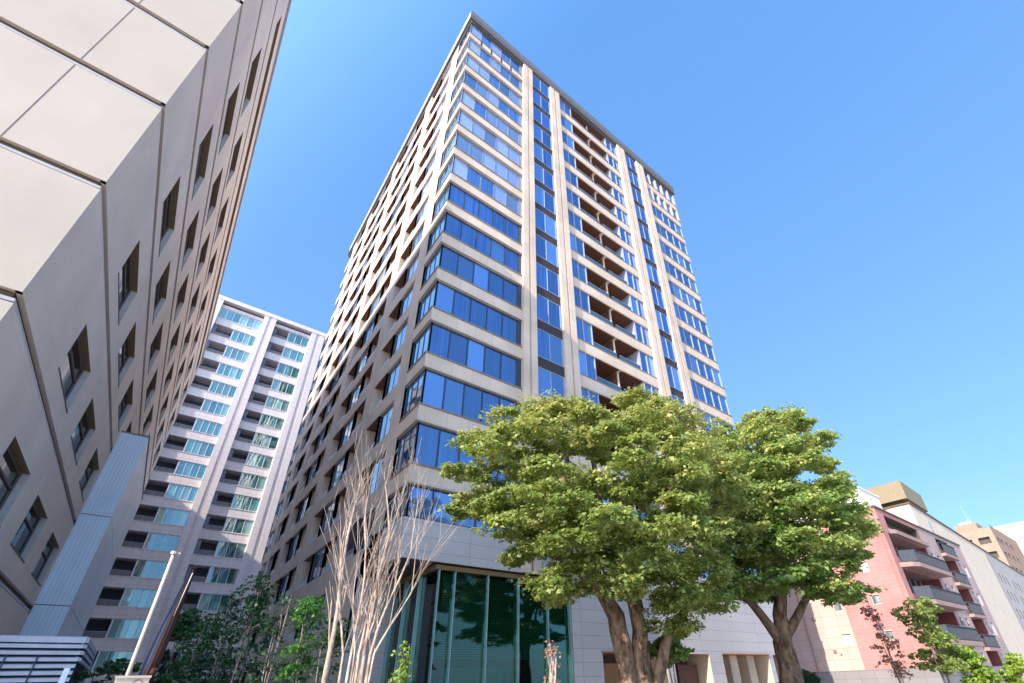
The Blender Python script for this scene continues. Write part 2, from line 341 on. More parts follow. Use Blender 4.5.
# crown clump centres of the two maples (metres)
CLA=[(7.0,10.4,5.4),(11.0,10.2,5.5),(8.8,8.1,7.7),(8.8,9.4,4.8),(12.9,7.2,6.8),(10.9,8.1,3.5),(13.0,8.4,4.5),(14.1,9.5,7.3),(7.5,8.5,4.5),(8.1,7.5,4.9),(13.4,10.3,10.4),(11.7,7.1,5.2),(8.2,14.4,7.2),(15.1,10.1,8.0),(8.7,9.8,9.2),(10.5,9.6,5.7),(8.3,11.9,4.9),(9.3,11.4,9.9),(14.1,8.5,7.6),(11.8,7.5,7.7),(13.7,13.7,7.3),(7.9,10.5,6.9),(14.1,12.1,7.8),(7.7,10.8,6.1),(7.9,9.8,4.8),(10.4,7.8,8.6),(7.7,11.5,8.9),(13.5,10.4,9.8),(7.4,11.3,5.5),(12.7,8.4,5.6),(10.2,14.5,9.1),(8.3,13.1,6.9),(11.2,11.4,6.2),(12.4,9.4,4.4),(13.2,8.6,3.5),(6.8,12.3,8.5),(8.9,9.0,8.8),(11.1,10.9,7.4),(9.2,11.7,8.8),(10.1,6.9,6.4),(9.6,13.6,9.5),(12.2,8.2,4.0),(11.1,13.2,8.4),(7.9,10.2,9.0),(15.1,10.5,6.6),(13.3,9.1,7.6),(8.3,9.3,6.6),(13.4,9.7,11.2),(13.5,10.7,3.9),(9.7,7.3,4.9),(9.1,9.5,8.1),(14.2,9.4,5.2),(9.2,8.7,3.7),(11.7,8.3,9.6),(8.5,11.1,5.7),(8.6,14.2,9.7),(10.4,12.5,9.6),(7.2,12.2,7.1),(12.8,13.2,7.7),(12.6,12.6,4.7),(15.2,8.7,8.7),(9.3,7.6,4.1),(7.3,10.8,8.5),(8.5,9.4,4.1),(7.6,8.5,5.4),(11.7,11.7,11.0),(11.4,12.8,7.8),(15.5,8.4,7.9),(11.1,9.1,4.9),(12.1,9.5,2.9),(9.9,8.9,8.5),(11.9,12.6,11.7),(9.5,7.9,6.1),(9.1,8.7,5.1),(7.2,9.0,6.6),(6.8,13.0,6.4),(9.6,8.9,4.5),(14.9,11.8,6.8),(12.7,11.8,10.8),(9.6,10.5,7.0),(12.3,6.9,7.2),(10.6,14.7,6.0),(10.8,8.7,10.0),(13.8,8.9,5.7),(13.9,10.0,8.5),(15.2,9.4,7.6),(12.6,13.8,5.7),(10.4,7.7,6.6),(15.2,9.8,9.6),(9.6,8.7,5.7),(6.8,11.2,6.0),(12.7,13.3,6.9),(8.3,10.4,9.5),(11.2,12.1,4.3),(12.3,9.3,7.8),(11.3,14.6,9.1),(9.2,7.4,7.2),(10.0,6.9,5.5),(10.7,11.2,9.3),(11.0,9.7,4.2),(11.1,13.2,11.6),(6.3,12.2,7.4),(7.9,12.2,7.7),(8.4,13.2,9.6),(9.8,10.7,4.6),(7.8,12.1,6.4),(8.1,10.0,3.7),(13.5,7.5,6.3),(8.3,10.2,5.5),(12.0,12.9,10.0),(13.0,9.0,6.4),(10.9,7.2,5.8),(11.7,13.5,9.0),(6.9,9.2,5.2),(14.4,10.5,4.7),(10.7,13.1,7.0),(11.1,8.9,8.8),(10.5,12.9,4.1),(13.2,11.7,6.7),(12.0,9.4,7.0),(11.0,15.1,7.1),(8.8,7.4,6.6),(12.5,12.1,8.4),(14.6,11.0,9.3),(9.2,10.2,5.8),(14.4,8.5,9.7),(6.8,11.4,7.9),(10.8,14.2,6.5),(8.6,15.2,7.3),(7.0,10.3,6.2),(12.1,13.5,6.3),(13.6,11.6,9.5),(10.0,12.2,7.3),(13.4,11.1,11.1),(7.7,11.8,9.5),(10.5,7.1,4.8),(9.5,11.5,6.6),(8.1,10.6,4.9),(9.9,9.7,8.3),(8.6,10.9,6.5),(15.1,10.6,10.6),(7.3,13.4,7.0),(15.4,9.5,9.0),(10.7,7.6,8.0),(11.1,12.4,10.5),(11.7,8.7,3.4),(13.5,13.3,8.6),(8.5,9.3,5.8),(12.2,11.4,9.0),(9.4,8.7,6.6),(15.2,8.8,6.9),(13.6,11.0,4.8),(10.8,6.9,7.3),(11.7,7.4,8.9),(7.1,12.9,9.1),(10.7,8.0,9.2),(11.5,7.2,6.8),(9.1,10.2,9.7),(10.8,13.8,10.8),(10.1,9.4,5.0),(15.9,10.4,9.5),(10.8,8.0,5.5),(11.5,13.3,5.3),(11.2,14.6,7.9),(7.0,9.0,5.8),(14.9,9.8,6.0),(8.6,11.3,7.2),(11.0,8.1,4.3),(7.7,9.7,8.3),(11.8,9.8,10.8)]
CLB=[(18.9,8.1,5.0),(21.2,9.0,12.7),(22.4,7.7,12.2),(24.7,8.2,12.1),(18.9,9.4,9.1),(17.7,9.7,4.5),(21.4,10.2,10.5),(18.5,9.4,7.7),(24.0,11.6,10.4),(17.8,8.9,7.0),(28.0,9.1,11.0),(18.7,11.0,9.8),(22.2,7.4,9.8),(24.6,10.7,12.6),(19.5,12.2,5.9),(24.5,11.2,9.2),(18.3,11.8,4.9),(25.6,10.7,11.4),(26.2,11.1,9.3),(20.4,12.6,4.9),(18.2,9.1,9.6),(23.3,12.1,7.4),(24.8,9.4,4.6),(18.6,8.8,5.6),(19.8,10.4,7.4),(19.8,8.4,6.3),(19.0,7.8,8.0),(21.5,7.9,10.6),(20.2,7.9,9.5),(24.9,8.0,9.3),(20.3,8.9,11.8),(17.9,7.8,5.9),(22.6,9.2,9.0),(25.5,10.9,10.3),(18.4,10.6,9.0),(22.7,11.5,11.9),(18.5,7.4,7.2),(19.1,10.8,10.5),(21.7,8.0,4.4),(26.4,9.4,6.6),(19.2,8.1,9.3),(20.7,11.8,6.9),(20.4,7.9,8.4),(24.2,10.7,7.0),(20.4,9.1,5.4),(27.1,9.8,12.5),(21.0,8.2,6.1),(27.7,8.9,9.0),(20.8,7.8,5.1),(18.0,10.5,5.7),(24.7,10.3,8.0),(20.6,11.6,8.6),(17.3,8.5,7.7),(20.1,9.5,9.1),(21.5,8.1,8.0),(19.7,6.9,9.2),(17.5,8.5,4.7),(18.1,8.1,9.0),(26.3,9.9,7.5),(25.2,9.5,6.5),(26.1,9.5,14.0),(20.4,6.7,8.3),(24.5,10.3,5.8),(22.9,10.6,13.5),(20.7,11.2,4.6),(22.7,12.2,10.0),(17.9,10.6,6.6),(26.4,11.1,7.7),(19.9,11.4,10.5),(21.8,12.5,6.5),(23.5,11.4,13.1),(25.5,8.3,10.1),(17.9,10.7,4.9),(22.5,8.2,12.9),(22.9,7.5,5.8),(22.7,11.3,10.7),(20.2,7.2,7.0),(19.9,8.5,11.0),(23.4,9.4,5.0),(25.2,11.6,11.5),(28.0,9.3,12.1),(22.3,9.9,12.9),(21.5,9.1,11.3),(23.6,9.8,12.8),(18.9,10.1,8.3),(27.2,10.2,9.2),(21.8,11.4,11.3),(25.7,10.0,11.9),(17.1,9.7,5.8),(21.5,6.8,6.7),(23.2,11.4,6.1),(18.5,8.8,8.3),(20.2,7.5,10.4),(18.9,12.3,4.4),(21.9,12.4,5.7),(22.4,10.7,6.9),(23.5,8.3,8.0),(19.7,10.7,11.5),(20.8,12.3,10.6),(26.1,9.7,10.0),(20.0,9.5,6.6),(24.9,9.7,8.9),(19.7,9.9,9.7),(22.4,9.8,11.0),(19.8,8.4,7.7),(22.4,12.9,9.1),(25.0,12.6,7.7),(19.9,6.8,7.6),(25.2,8.0,7.6),(21.5,12.8,7.4),(23.3,9.9,10.2),(19.1,9.4,7.0),(21.2,8.2,12.3),(22.7,9.3,7.4),(21.3,10.7,8.3),(22.6,7.5,8.6),(16.9,8.9,6.5),(17.7,9.8,8.5),(24.8,8.9,13.9),(23.9,7.7,7.1),(19.4,8.0,10.1),(21.4,10.5,11.9),(20.6,10.9,12.6),(23.1,12.2,5.5),(18.9,10.2,5.7),(19.7,7.2,5.8),(20.0,8.0,4.3),(27.6,10.3,10.2),(23.5,12.4,11.6),(22.5,11.5,9.2),(17.9,8.7,6.3),(20.1,11.4,12.1),(25.4,12.4,8.7),(26.1,10.8,13.2),(17.4,10.5,7.4),(22.5,7.3,11.1),(24.3,10.4,10.5),(22.0,8.9,6.5),(21.5,7.1,7.4),(22.3,10.2,7.9)]

# ------------------------------------------------------------------ ground
mb = MB(); mb.quad((-2500,-2500,0),(2500,-2500,0),(2500,2500,0),(-2500,2500,0)); tag(mb.build('ground', M['paving']), kind='structure')
mb = MB(); mb.box(-4.4, 48, 3.0, 70, .004, .12); tag(mb.build('pavement', M['paving']), kind='structure')
mb = MB(); mb.box(-4.4, 48, 2.85, 3.0, .0, .14); tag(mb.build('kerb', M['kerb']), kind='structure')
mb = MB(); mb.box(1.0, 44, 5.5, 15.5, .12, .25); tag(mb.build('planting_bed', M['soil']), kind='structure')

# ------------------------------------------------------------------ main tower
tower = empty('tower', (7.5, 19.62, 0), 'tall beige apartment tower with blue corner windows in the middle of the photo', 'building')
tower_off = Vector((-7.5, -19.62, 0))
def part(mbx, name, mats, parent=None, off=None, smooth=False):
    """build in world coordinates, parent keeping place"""
    parent = parent or tower
    o = mbx.build(name, mats, parent, smooth)
    w = Vector(parent.location); p = parent.parent
    while p: w += Vector(p.location); p = p.parent
    o.location = -w
    return o
def rep(o, dz=0, dx=0, dy=0, kids=True):
    c = o.copy(); COL.objects.link(c); c.parent = o.parent; c.location = Vector(o.location)+Vector((dx, dy, dz))
    for ch in o.children:
        d = ch.copy(); COL.objects.link(d); d.parent = c
    return c

K = 16; T0 = 9.77; H = 3.3
def TT(k): return T0+H*k
def BT(k): return 8.2 if k == 0 else TT(k)-2.23
X0, X1, YF, YB_ = 7.5, 39.5, 19.62, 57.2
# core
mb = MB(); mb.box(9.0, 38.2, 21.35, 55.6, 6.6, 59.5); mb.box(17.3, 38.2, 21.6, 55.6, .12, 6.6); mb.box(9.8, 17.3, 25.0, 55.6, .12, 6.6)
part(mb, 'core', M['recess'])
# floor bands (front edge + corner return)
mb = MB()
def band(z0, z1):
    b = MB(); b.box(X0, X1, YF, 22.1, z0, z1, 0)
    b.box(X0-.05, 13.9, YF-.05, YF, z1-.09, z1, 1); b.box(X0-.05, X0, YF, 22.1, z1-.09, z1, 1)
    b.box(X0-.03, 13.9, YF-.03, YF, z0, z0+.06, 1); b.box(X0-.03, X0, YF, 22.1, z0, z0+.06, 1)
    b.box(33.0, X1+.05, YF-.05, YF, z1-.08, z1, 1)
    b.box(18.8, 28.2, YF-.035, YF, z1-.06, z1, 1)
    return b
b1 = part(band(TT(0), BT(1)), 'floor_band', [M['beige'], M['sill']])
for k in range(1, K-1): rep(b1, H*k)
# low front wall with panels and openings
OPS = [(19.1, 24.2, .12, 2.93, 1.8, 3, 2, 1, 0), (24.9, 28.45, .12, 2.93, 1.8, 3, 2, 1, 0), (29.9, 35.6, .12, 2.93, 1.8, 4, 2, 1, 0), (36.2, 39.3, .12, 2.95, 1.8, 3, 2, 1, 0)]
mb = MB(); sheet(mb, (0, YF), (1, 0), (0, 1), 17.12, X1, .12, BT(0), OPS)
mb.quad((17.12, YF, .12), (17.12, YF, BT(0)), (17.12, 21.6, BT(0)), (17.12, 21.6, .12))
mb.box(X0, 17.12, YF, 21.6, 6.43, BT(0))
mb.box(X0, 9.0, 21.6, 24.5, 6.43, BT(0))
mb.box(X0, 9.8, 24.5, 24.9, .12, 6.43)
part(mb, 'lower_wall', [M['grey_panel'], M['beige'], M['wood'], M['recess'], M['recess']])
for x in (31.85, 34.0): mb = MB(); mb.box(x, x+.9, 20.4, 21.3, .12, 2.93); part(mb, 'entrance_column', M['beige'])
for xa, xb in ((19.0, 24.3), (29.8, 35.7)): mb = MB(); mb.box(xa, xb, 19.54, 19.61, 2.94, 3.0); part(mb, 'door_head_trim', M['wood'])
mb = MB(); mb.box(20.3, 24.0, 21.0, 21.25, .12, 2.5); part(mb, 'entrance_screen', M['wood'])
mb = MB(); mb.box(26.4, 28.3, 20.6, 21.2, .12, 2.4); part(mb, 'entrance_screen', M['recess'])
mb = MB()
mb.poly([(X0, YF, 6.425), (17.12, YF, 6.425), (17.12, 25, 6.425), (X0, 25, 6.425)]); part(mb, 'entrance_soffit', M['dim'])
# green glass lobby
lob = MB()
GX0, GX1, GY0, GY1 = 9.5, 17.05, 19.86, 24.5
g = MB(); xs = [9.5, 10.3, 12.05, 13.8, 15.6, 17.03]; n = 5
for i in range(n): g.box(xs[i]+.02, xs[i+1]-.02, GY0, GY0+.03, .12, 6.15)
ys = [GY0+(GY1-GY0)*i/3 for i in range(4)]
for i in range(3): g.box(GX0, GX0+.03, ys[i]+.02, ys[i+1]-.02, .12, 6.15)
lobby = part(g, 'lobby_glazing', M['green_glass'])
for i in range(n+1):
    f = MB(); f.box(xs[i]-.012, xs[i]+.012, GY0-.18, GY0-.01, .12, 6.12, 0); f.box(xs[i]-.014, xs[i]+.014, GY0-.20, GY0-.18, .12, 6.12, 1)
    o = f.build('glass_fin', [M['fin'], M['slat']], lobby)
for y in ys[1:]:
    f = MB(); f.box(GX0-.18, GX0-.01, y-.012, y+.012, .12, 6.12, 0); f.box(GX0-.20, GX0-.18, y-.014, y+.014, .12, 6.12, 1)
    f.build('glass_fin', [M['fin'], M['slat']], lobby)
f = MB(); f.box(GX0-.15, GX1, GY0-.1, GY0+.1, 6.16, 6.36); f.box(GX0-.15, GX0+.1, GY0+.1, GY1, 6.16, 6.36); part(f, 'bronze_trim', M['gold'])
f = MB()
for i in range(36): f.box(GX0+.5, GX1-.15, GY0+.45, GY0+.49, 2.65+i*.097, 2.65+i*.097+.055)
for i in range(36): f.box(GX0+.45, GX0+.49, GY0+.6, GY1-.8, 2.65+i*.097, 2.65+i*.097+.055)
part(f, 'blind', plain('blind_slat', (.72, .72, .62), .6))
f = MB(); f.box(11.2, 14.4, 21.9, 22.3, .12, 2.35, 0); f.box(GX0+.2, GX1, 24.4, 24.8, .12, 6.15, 1); f.box(16.9, 17.05, GY0+.1, 24.4, .12, 6.1, 1)
part(f, 'lobby_interior', [M['white_paint'], M['lobby_wall']])

# pilasters
for x0, x1 in ((13.88, 15.02), (17.5, 18.8), (28.2, 29.5), (31.7, 33.0)):
    b = MB(); w = x1-x0
    b.box(x0, x0+w*.44, YF-.22, 22, 6.43 if x0 < 17 else 8.2, 59.55, 0); b.box(x0+w*.56, x1, YF-.22, 22, 6.43 if x0 < 17 else 8.2, 59.55, 0)
    b.box(x0+w*.44, x0+w*.56, YF-.10, 22, 8.2, 59.55, 0)
    b.box(x0+w*.49, x0+w*.51, YF-.104, YF-.10, 8.2, 59.55, 1)
    part(b, 'pilaster', [M['beige'], M['joint']])
# strips: dark spandrels
for x0, x1 in ((15.02, 17.5), (29.5, 31.7)):
    b = MB(); b.box(x0+.01, x1-.01, YF+.0-.02, YF+.3, TT(0)+.004, BT(1)-.20); o = part(b, 'spandrel', M['spandrel'])
    for k in range(1, K-1): rep(o, H*k)
# windows
def pane_row(b, xs, y, z0, z1, fw=.05, proud=.05, fm=1, gm=0):
    """front facing: panes between xs, frame bars"""
    for i in range(len(xs)-1): b.box(xs[i]+fw/2, xs[i+1]-fw/2, y, y+.02, z0+fw, z1-fw, gm)
    for i, x in enumerate(xs): b.box(x-fw/2, x+fw/2, y-proud, y+.05, z0, z1, fm)
    b.box(xs[0], xs[-1], y-proud*.6, y+.06, z0, z0+fw, fm); b.box(xs[0], xs[-1], y-proud*.6, y+.06, z1-fw, z1, fm)
def pane_row_side(b, ys, x, z0, z1, fw=.05, proud=.05, fm=1, gm=0, s=1):
    """facing -X (s=1) or +X (s=-1)"""
    def bx(xa, xb, *r): b.box(min(xa, xb), max(xa, xb), *r)
    for i in range(len(ys)-1): bx(x, x+.02*s, ys[i]+fw/2, ys[i+1]-fw/2, z0+fw, z1-fw, gm)
    for y in ys: bx(x-proud*s, x+.05*s, y-fw/2, y+fw/2, z0, z1, fm)
    bx(x-proud*.6*s, x+.06*s, ys[0], ys[-1], z0, z0+fw, fm); bx(x-proud*.6*s, x+.06*s, ys[0], ys[-1], z1-fw, z1, fm)
def lin(a, b, n): return [a+(b-a)*i/n for i in range(n+1)]
def winset(k, first):
    z0, z1 = BT(k), TT(k)
    up = k >= 8
    fm = M['dframe']
    b = MB(); pane_row(b, lin(X0+.16, 13.55, 5), YF+.14, z0, z1, .085, .04)
    b.box(13.59, 13.88, YF+.08, YF+.16, z0, z1, 1)
    pane_row_side(b, lin(YF+.16, 22.05, 3), X0+.14, z0, z1, .06, .03, 1, 2)
    b.box(X0+.10, X0+.20, YF+.10, YF+.20, z0, z1, 1)
    return b
def place(mk, name, mats, ks=range(1, K)):
    o0 = part(mk(BT(1), TT(1)), name, mats)
    for k in ks:
        if k != 1: rep(o0, H*(k-1))
    if 0 in ks: pass
    return o0
mats_dark = [M['glass'], M['dframe'], M['glass_pale']]; mats_up = [M['glass'], M['lframe'], M['glass_pale']]
def mk_corner(z0, z1, fw=.085):
    b = MB(); pane_row(b, lin(X0+.16, 13.55, 5), YF+.14, z0, z1, fw, .04); b.box(13.59, 13.88, YF+.08, YF+.16, z0, z1, 1)
    pane_row_side(b, lin(YF+.16, 22.05, 3), X0+.14, z0, z1, .06, .03, 1, 2); b.box(X0+.10, X0+.20, YF+.10, YF+.20, z0, z1, 1)
    return b
part(mk_corner(BT(0), TT(0)), 'corner_window', mats_dark)
c1 = part(mk_corner(BT(1), TT(1)), 'corner_window', mats_dark)
for k in range(2, 8): rep(c1, H*(k-1))
c2 = part(mk_corner(BT(8), TT(8), .06), 'corner_window', [M['glass_up'], plain('steel_window_frame', (.16, .20, .27), .35), M['glass_pale']])
for k in range(9, K): rep(c2, H*(k-8))
def mk_strip(x0, x1, y=YF-.04):
    def f(z0, z1):
        b = MB(); xs = [x0+.04, (x0+x1)/2-.05, x1-.16]; z0 -= .19
        pane_row(b, xs, y, z0, z1, .05, .04); b.box(x1-.13, x1-.01, y-.02, y+.05, z0, z1, 1); return b
    return f
ALLK = range(0, K)
for x0, x1 in ((15.02, 17.5), (29.5, 31.7)):
    place(mk_strip(x0, x1), 'strip_window', [M['glass'], M['lframe']], ALLK)
def mk_bal(x0, x1):
    def f(z0, z1):
        b = MB(); pane_row(b, lin(x0+.04, x1-.04, 2), YF+.12, z0, z1, .06, .08)
        if x0 < 23: b.box(x1+.0, x1+.06, YF+.10, 21.3, z0, z1, 1)
        else: b.box(x0-.06, x0, YF+.10, 21.3, z0, z1, 1)
        return b
    return f
place(mk_bal(18.8, 20.75), 'balcony_window', [M['glass'], M['lframe']], ALLK)
place(mk_bal(26.3, 28.2), 'balcony_window', [M['glass'], M['lframe']], ALLK)
def mk_balcony(xa, xb):
    def f(z0, z1):
        b = MB()
        b.box(xa, xb, 21.25, 21.33, z0, z1, 0)                       # back wall
        b.box(xa, xb, YF+.1, 21.25, z1-.035, z1-.004, 1)             # boarded ceiling
        b.box(xa+.5, xb-.5, 21.2, 21.25, z0, z1-.25, 2)              # glazed door
        return b
    return f
def mk_rail(xa, xb):
    def f(z0, z1):
        b = MB(); b.box(xa, xb, YF+.10, YF+.12, z0, z0+.48, 0); b.box(xa, xb, YF+.07, YF+.13, z0+.48, z0+.52, 1)
        return b
    return f
for xa, xb in ((20.85, 23.4), (23.75, 26.2)):
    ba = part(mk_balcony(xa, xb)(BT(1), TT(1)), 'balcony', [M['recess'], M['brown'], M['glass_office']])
    rl = mk_rail(xa, xb)(BT(1), TT(1)).build('rail', [M['rail_glass'], M['lframe']], ba)
    for k in ALLK:
        if k != 1: rep(ba, H*(k-1))
b = MB(); b.box(23.47, 23.68, YF+.45, 21.25, BT(1), TT(1)-.04); b.box(23.5, 23.65, YF+.38, YF+.45, BT(1), TT(1)-.04, 1); o = part(b, 'balcony_divider', [M['recess'], M['beige']])
for k in ALLK:
    if k != 1: rep(o, H*(k-1))
def mk_right(z0, z1, fw=.06, pr=.07, fin=False):
    b = MB(); xs = lin(33.04, X1-.1, 5)
    pane_row(b, xs, YF+.14, z0, z1, fw, pr); pane_row_side(b, lin(YF+.16, 22.05, 2), X1-.14, z0, z1, .06, .03, 1, 2, -1)
    if fin:
        for x in xs[1:]: b.box(x-.16, x+.16, YF+.0, YF+.2, z0, z1, 3)
    return b
matr = [M['glass'], M['lframe'], M['glass_teal'], M['beige']]
r1 = part(mk_right(BT(1), TT(1)), 'wide_window', matr)
for k in list(range(0, 1))+list(range(2, K-2)): rep(r1, H*(k-1))
r2 = part(mk_right(BT(K-2), TT(K-2), fin=True), 'wide_window', matr); rep(r2, H)
# parapet / fascia / roof
b = MB(); e = .20
b.box(X0-.02, X1+.02, YF-.02, YF+.5, TT(K-1), 59.75, 0); b.box(X0-.02, X0+.5, YF+.5, YB_, TT(K-1)+.02, 59.75, 0)
b.box(X0-e, X1+e, YF-e, YB_, 59.75, 60.1, 1); b.box(X0-e, X1+e, YF-e, YF, 60.1, 61.3, 1); b.box(X0-e, X0, YF, YB_, 60.1, 61.3, 2); b.box(X1, X1+e, YF, YB_, 60.1, 61.3, 1); b.box(X0-e, X1+e, YB_-.3, YB_, 60.1, 61.3, 1)
part(b, 'parapet', [M['dim'], M['fascia'], plain('side_fascia', (.40, .36, .34), .5)])  # sunlight on the side fascia is put into its paler colour
b = MB(); b.box(X0-.2, X1, YF-.2, YB_, 60.1, 60.2); part(b, 'roof', M['pgrey'])
# top floor spandrel joints
b = MB()
for x in lin(X0+.16, 13.55, 5)[1:5]: b.box(x-.09, x+.09, YF-.012, YF, TT(14)+.1, BT(15)-.1)
part(b, 'spandrel_joint', M['dframe'])

# side wall (faces -X) with its bays
def rows(): return [(k, BT(k) if k > 0 else TT(k)-2.0, TT(k)) for k in range(-2, K)]
WL = [('w', 23.6, 26.1), ('r', 26.1, 28.35), ('r', 29.95, 32.35), ('w', 32.35, 35.3), ('r', 35.3, 37.9), ('r', 39.6, 41.8), ('w', 41.8, 44.7), ('r', 44.7, 47.2), ('r', 48.7, 51.0), ('w', 51.0, 53.4)]
ops = []
for k, z0, z1 in rows():
    for t, a, c in WL:
        if k < 0 and a < 29: continue
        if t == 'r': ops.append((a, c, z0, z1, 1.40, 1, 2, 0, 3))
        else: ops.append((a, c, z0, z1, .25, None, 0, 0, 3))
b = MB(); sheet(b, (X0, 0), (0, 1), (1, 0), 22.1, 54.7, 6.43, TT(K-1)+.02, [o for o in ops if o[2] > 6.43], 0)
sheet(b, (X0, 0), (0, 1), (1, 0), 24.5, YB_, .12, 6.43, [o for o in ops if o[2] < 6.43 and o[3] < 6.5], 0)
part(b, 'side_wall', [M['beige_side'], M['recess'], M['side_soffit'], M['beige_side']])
# far corner glazing on the side
b = MB(); b.box(X0, 9.0, 54.7, YB_, TT(0), BT(1)); o = part(b, 'corner_band', M['beige_side'])
for k in range(1, K-1): rep(o, H*k)
rep(o, -H)
def mk_far(z0, z1):
    b = MB(); pane_row_side(b, lin(54.75, YB_-.1, 2), X0+.14, z0, z1, .06, .03, 1, 0); return b
place(mk_far, 'rear_corner_window', [M['glass_side'], M['dframe']], ALLK)
def mk_side(a, c, n):
    def f(z0, z1):
        b = MB(); pane_row_side(b, lin(a+.03, c-.03, n), X0+.16, z0, z1, .045, .02); 
        return b
    return f
for t, a, c in WL:
    if t == 'w':
        ks = range(0 if a < 29 else -2, K)
        place(mk_side(a, c, 2), 'side_window', [M['glass_side'], M['tframe']], [k for k in ks])
frost = plain('frosted_rail', (.5, .52, .56), .3); nrail = 0; late = MB()
for t, a, c in WL:
    if t != 'r': continue
    b = MB(); b.box(X0+.06, X0+.09, a+.02, c-.02, BT(1), BT(1)+.42, 0); b.box(X0+.04, X0+.11, a, c, BT(1)+.42, BT(1)+.46, 0); o = None
    for k, z0, z1 in rows():
        if k < 0 and a < 29: continue
        if a > 44 and k > 6:
            late.box(X0+.06, X0+.09, a+.02, c-.02, z0, z0+.42, 0); late.box(X0+.04, X0+.11, a, c, z0+.42, z0+.46, 0); continue
        if o is None: o = part(b, 'side_rail', frost); o.location.z += z0-BT(1); kz = z0
        else: rep(o, z0-kz)
tag(part(late, 'far_side_rail', frost), kind='stuff')
b = MB()
for i in range(16): b.obox((X0+.1, 26.0, 8.1+i*.105), (0, 1, 0), (1, 0, .6), (0, 0, 1), 2.3, .08, .012, 0)
part(b, 'louvre', M['louvre'])
# right and rear walls
b = MB(); b.box(38.3, X1, 22.1, YB_, .12, 59.6); b.box(9.0, 38.3, 56.0, YB_, .12, 59.6); part(b, 'rear_wall', M['beige_side'])

# ------------------------------------------------------------------ left building
LB = empty('office_building', (-4.49, 13.36, 0), 'cream panelled office building with dark bronze grooves filling the left edge', 'building')
LX, LY, LYE, LXW, LR = -4.49, 13.36, 63.0, -30.0, 37.25
JO = [0.9, 5.33, 9.46, 13.6, 17.7, 21.7, 25.7, 29.6, 33.4, LR]
b = MB(); b.box(LXW+.12, LX-.62, LY+.12, LYE-.1, 0, LR-.2, 0)
for j in JO[1:-1]: b.box(LXW+.13, LX-.13, LY+.13, LYE-.11, j-.22, j+.22, 0); b.box(LXW, LX-.03, LY+.03, LYE, j-.12, j-.03, 1)
part(b, 'core', [M['groove'], M['groove_l']], LB)
for i in range(len(JO)-1):
    z0 = JO[i]+(.17 if i else -.9); z1 = JO[i+1]-(.17 if i < len(JO)-2 else 0)
    ops = []
    if i < len(JO)-2 or True:
        hd = JO[i+1]-1.42 if i < len(JO)-2 else None
        if hd:
            for q in range(8): ops.append((18.3+5.6*q, 21.7+5.6*q, hd-1.75, hd, .30, None, 2, 3, 1))
        else: ops.append((18.3, 61.5, 34.9, 36.05, .45, 2, 2, 2, 1))
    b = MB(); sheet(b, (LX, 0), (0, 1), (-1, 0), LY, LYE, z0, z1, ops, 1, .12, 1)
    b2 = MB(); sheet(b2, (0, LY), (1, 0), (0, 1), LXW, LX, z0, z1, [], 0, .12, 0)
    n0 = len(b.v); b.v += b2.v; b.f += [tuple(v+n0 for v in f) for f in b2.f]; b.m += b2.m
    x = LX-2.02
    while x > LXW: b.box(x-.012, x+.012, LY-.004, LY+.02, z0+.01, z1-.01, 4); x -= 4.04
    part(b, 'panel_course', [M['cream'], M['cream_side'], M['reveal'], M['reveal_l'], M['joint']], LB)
    if i < len(JO)-2:
        for q in range(8):
            w = MB(); ya, yb = 18.3+5.6*q, 21.7+5.6*q
            pane_row_side(w, lin(ya+.03, yb-.03, 1), LX-.24, hd-1.72, hd-.03, .07, .05, 1, 0, -1)
            w.box(LX-.24, LX-.19, ya+.06, yb-.06, hd-.62, hd-.57, 1)
            w.box(LX-.03, LX+.02, ya-.02, yb+.02, hd-1.79, hd-1.75, 1)
            part(w, 'window', [M['glass_office'], M['joint']], LB)
b = MB(); b.box(LXW-.1, LX+.12, LY-.12, LYE+.1, LR, LR+.25); part(b, 'coping', M['slat'], LB)

# ribbed metal shaft on its wall
sh = empty('metal_shaft', (-3.22, 33.7, 0), 'pale blue ribbed metal shaft standing against the cream office wall', 'duct')
b = MB(); b.box(-4.6, -3.24, 33.72, 46.7, 0, 14.8, 1)
for z0, z1 in ((0, 5.55), (5.59, 10.0), (10.04, 14.85)): b.box(-4.485, -3.22, 33.70, 46.74, z0, z1, 0)
part(b, 'cladding', [M['ribbed'], M['joint']], sh)
b = MB(); b.box(-4.485, -3.18, 33.66, 46.78, 14.85, 14.93); part(b, 'capping', M['pgrey'], sh)

# louvred screen in the alley mouth
SY = 15.6; SX = -.962
ls = empty('louvre_screen', (SX, SY, 0), 'grey horizontal slat screen enclosure at the bottom left corner', 'screen')
b = MB()
for i in range(20):
    z = 2.76-i*.128
    b.obox(((SX-4.46)/2, SY, z), (1, 0, 0), (0, 1, .25), (0, 0, 1), (SX+4.46)/2, .05, .034 if i else .055, 0)
part(b, 'slat', M['slat'], ls)
b = MB()
for i in range(4):
    z = 2.76-i*.128
    b.obox((SX, SY+2.4, z), (0, 1, 0), (1, 0, -.3), (0, 0, 1), 2.4, .05, .034 if i else .055, 0)
b.box(SX-.1, SX+.05, SY+4.7, SY+4.8, 0, 2.7, 0)
part(b, 'return_slat', M['slat'], ls)
b = MB()
for x in (-3.2, -2.1, -1.62): b.box(x-.012, x+.012, SY-.075, SY-.055, .1, 2.45)
b.box(-4.46, SX-.08, SY+.12, SY+.2, .1, 2.7); b.box(SX-.12, SX-.07, SY+.2, SY+4.7, 1.9, 2.7)
part(b, 'frame', M['navy'], ls)
b = MB(); b.box(SX-.16, SX-.06, SY-.05, SY+.05, .1, 2.2); part(b, 'post', M['ribbed'], ls)

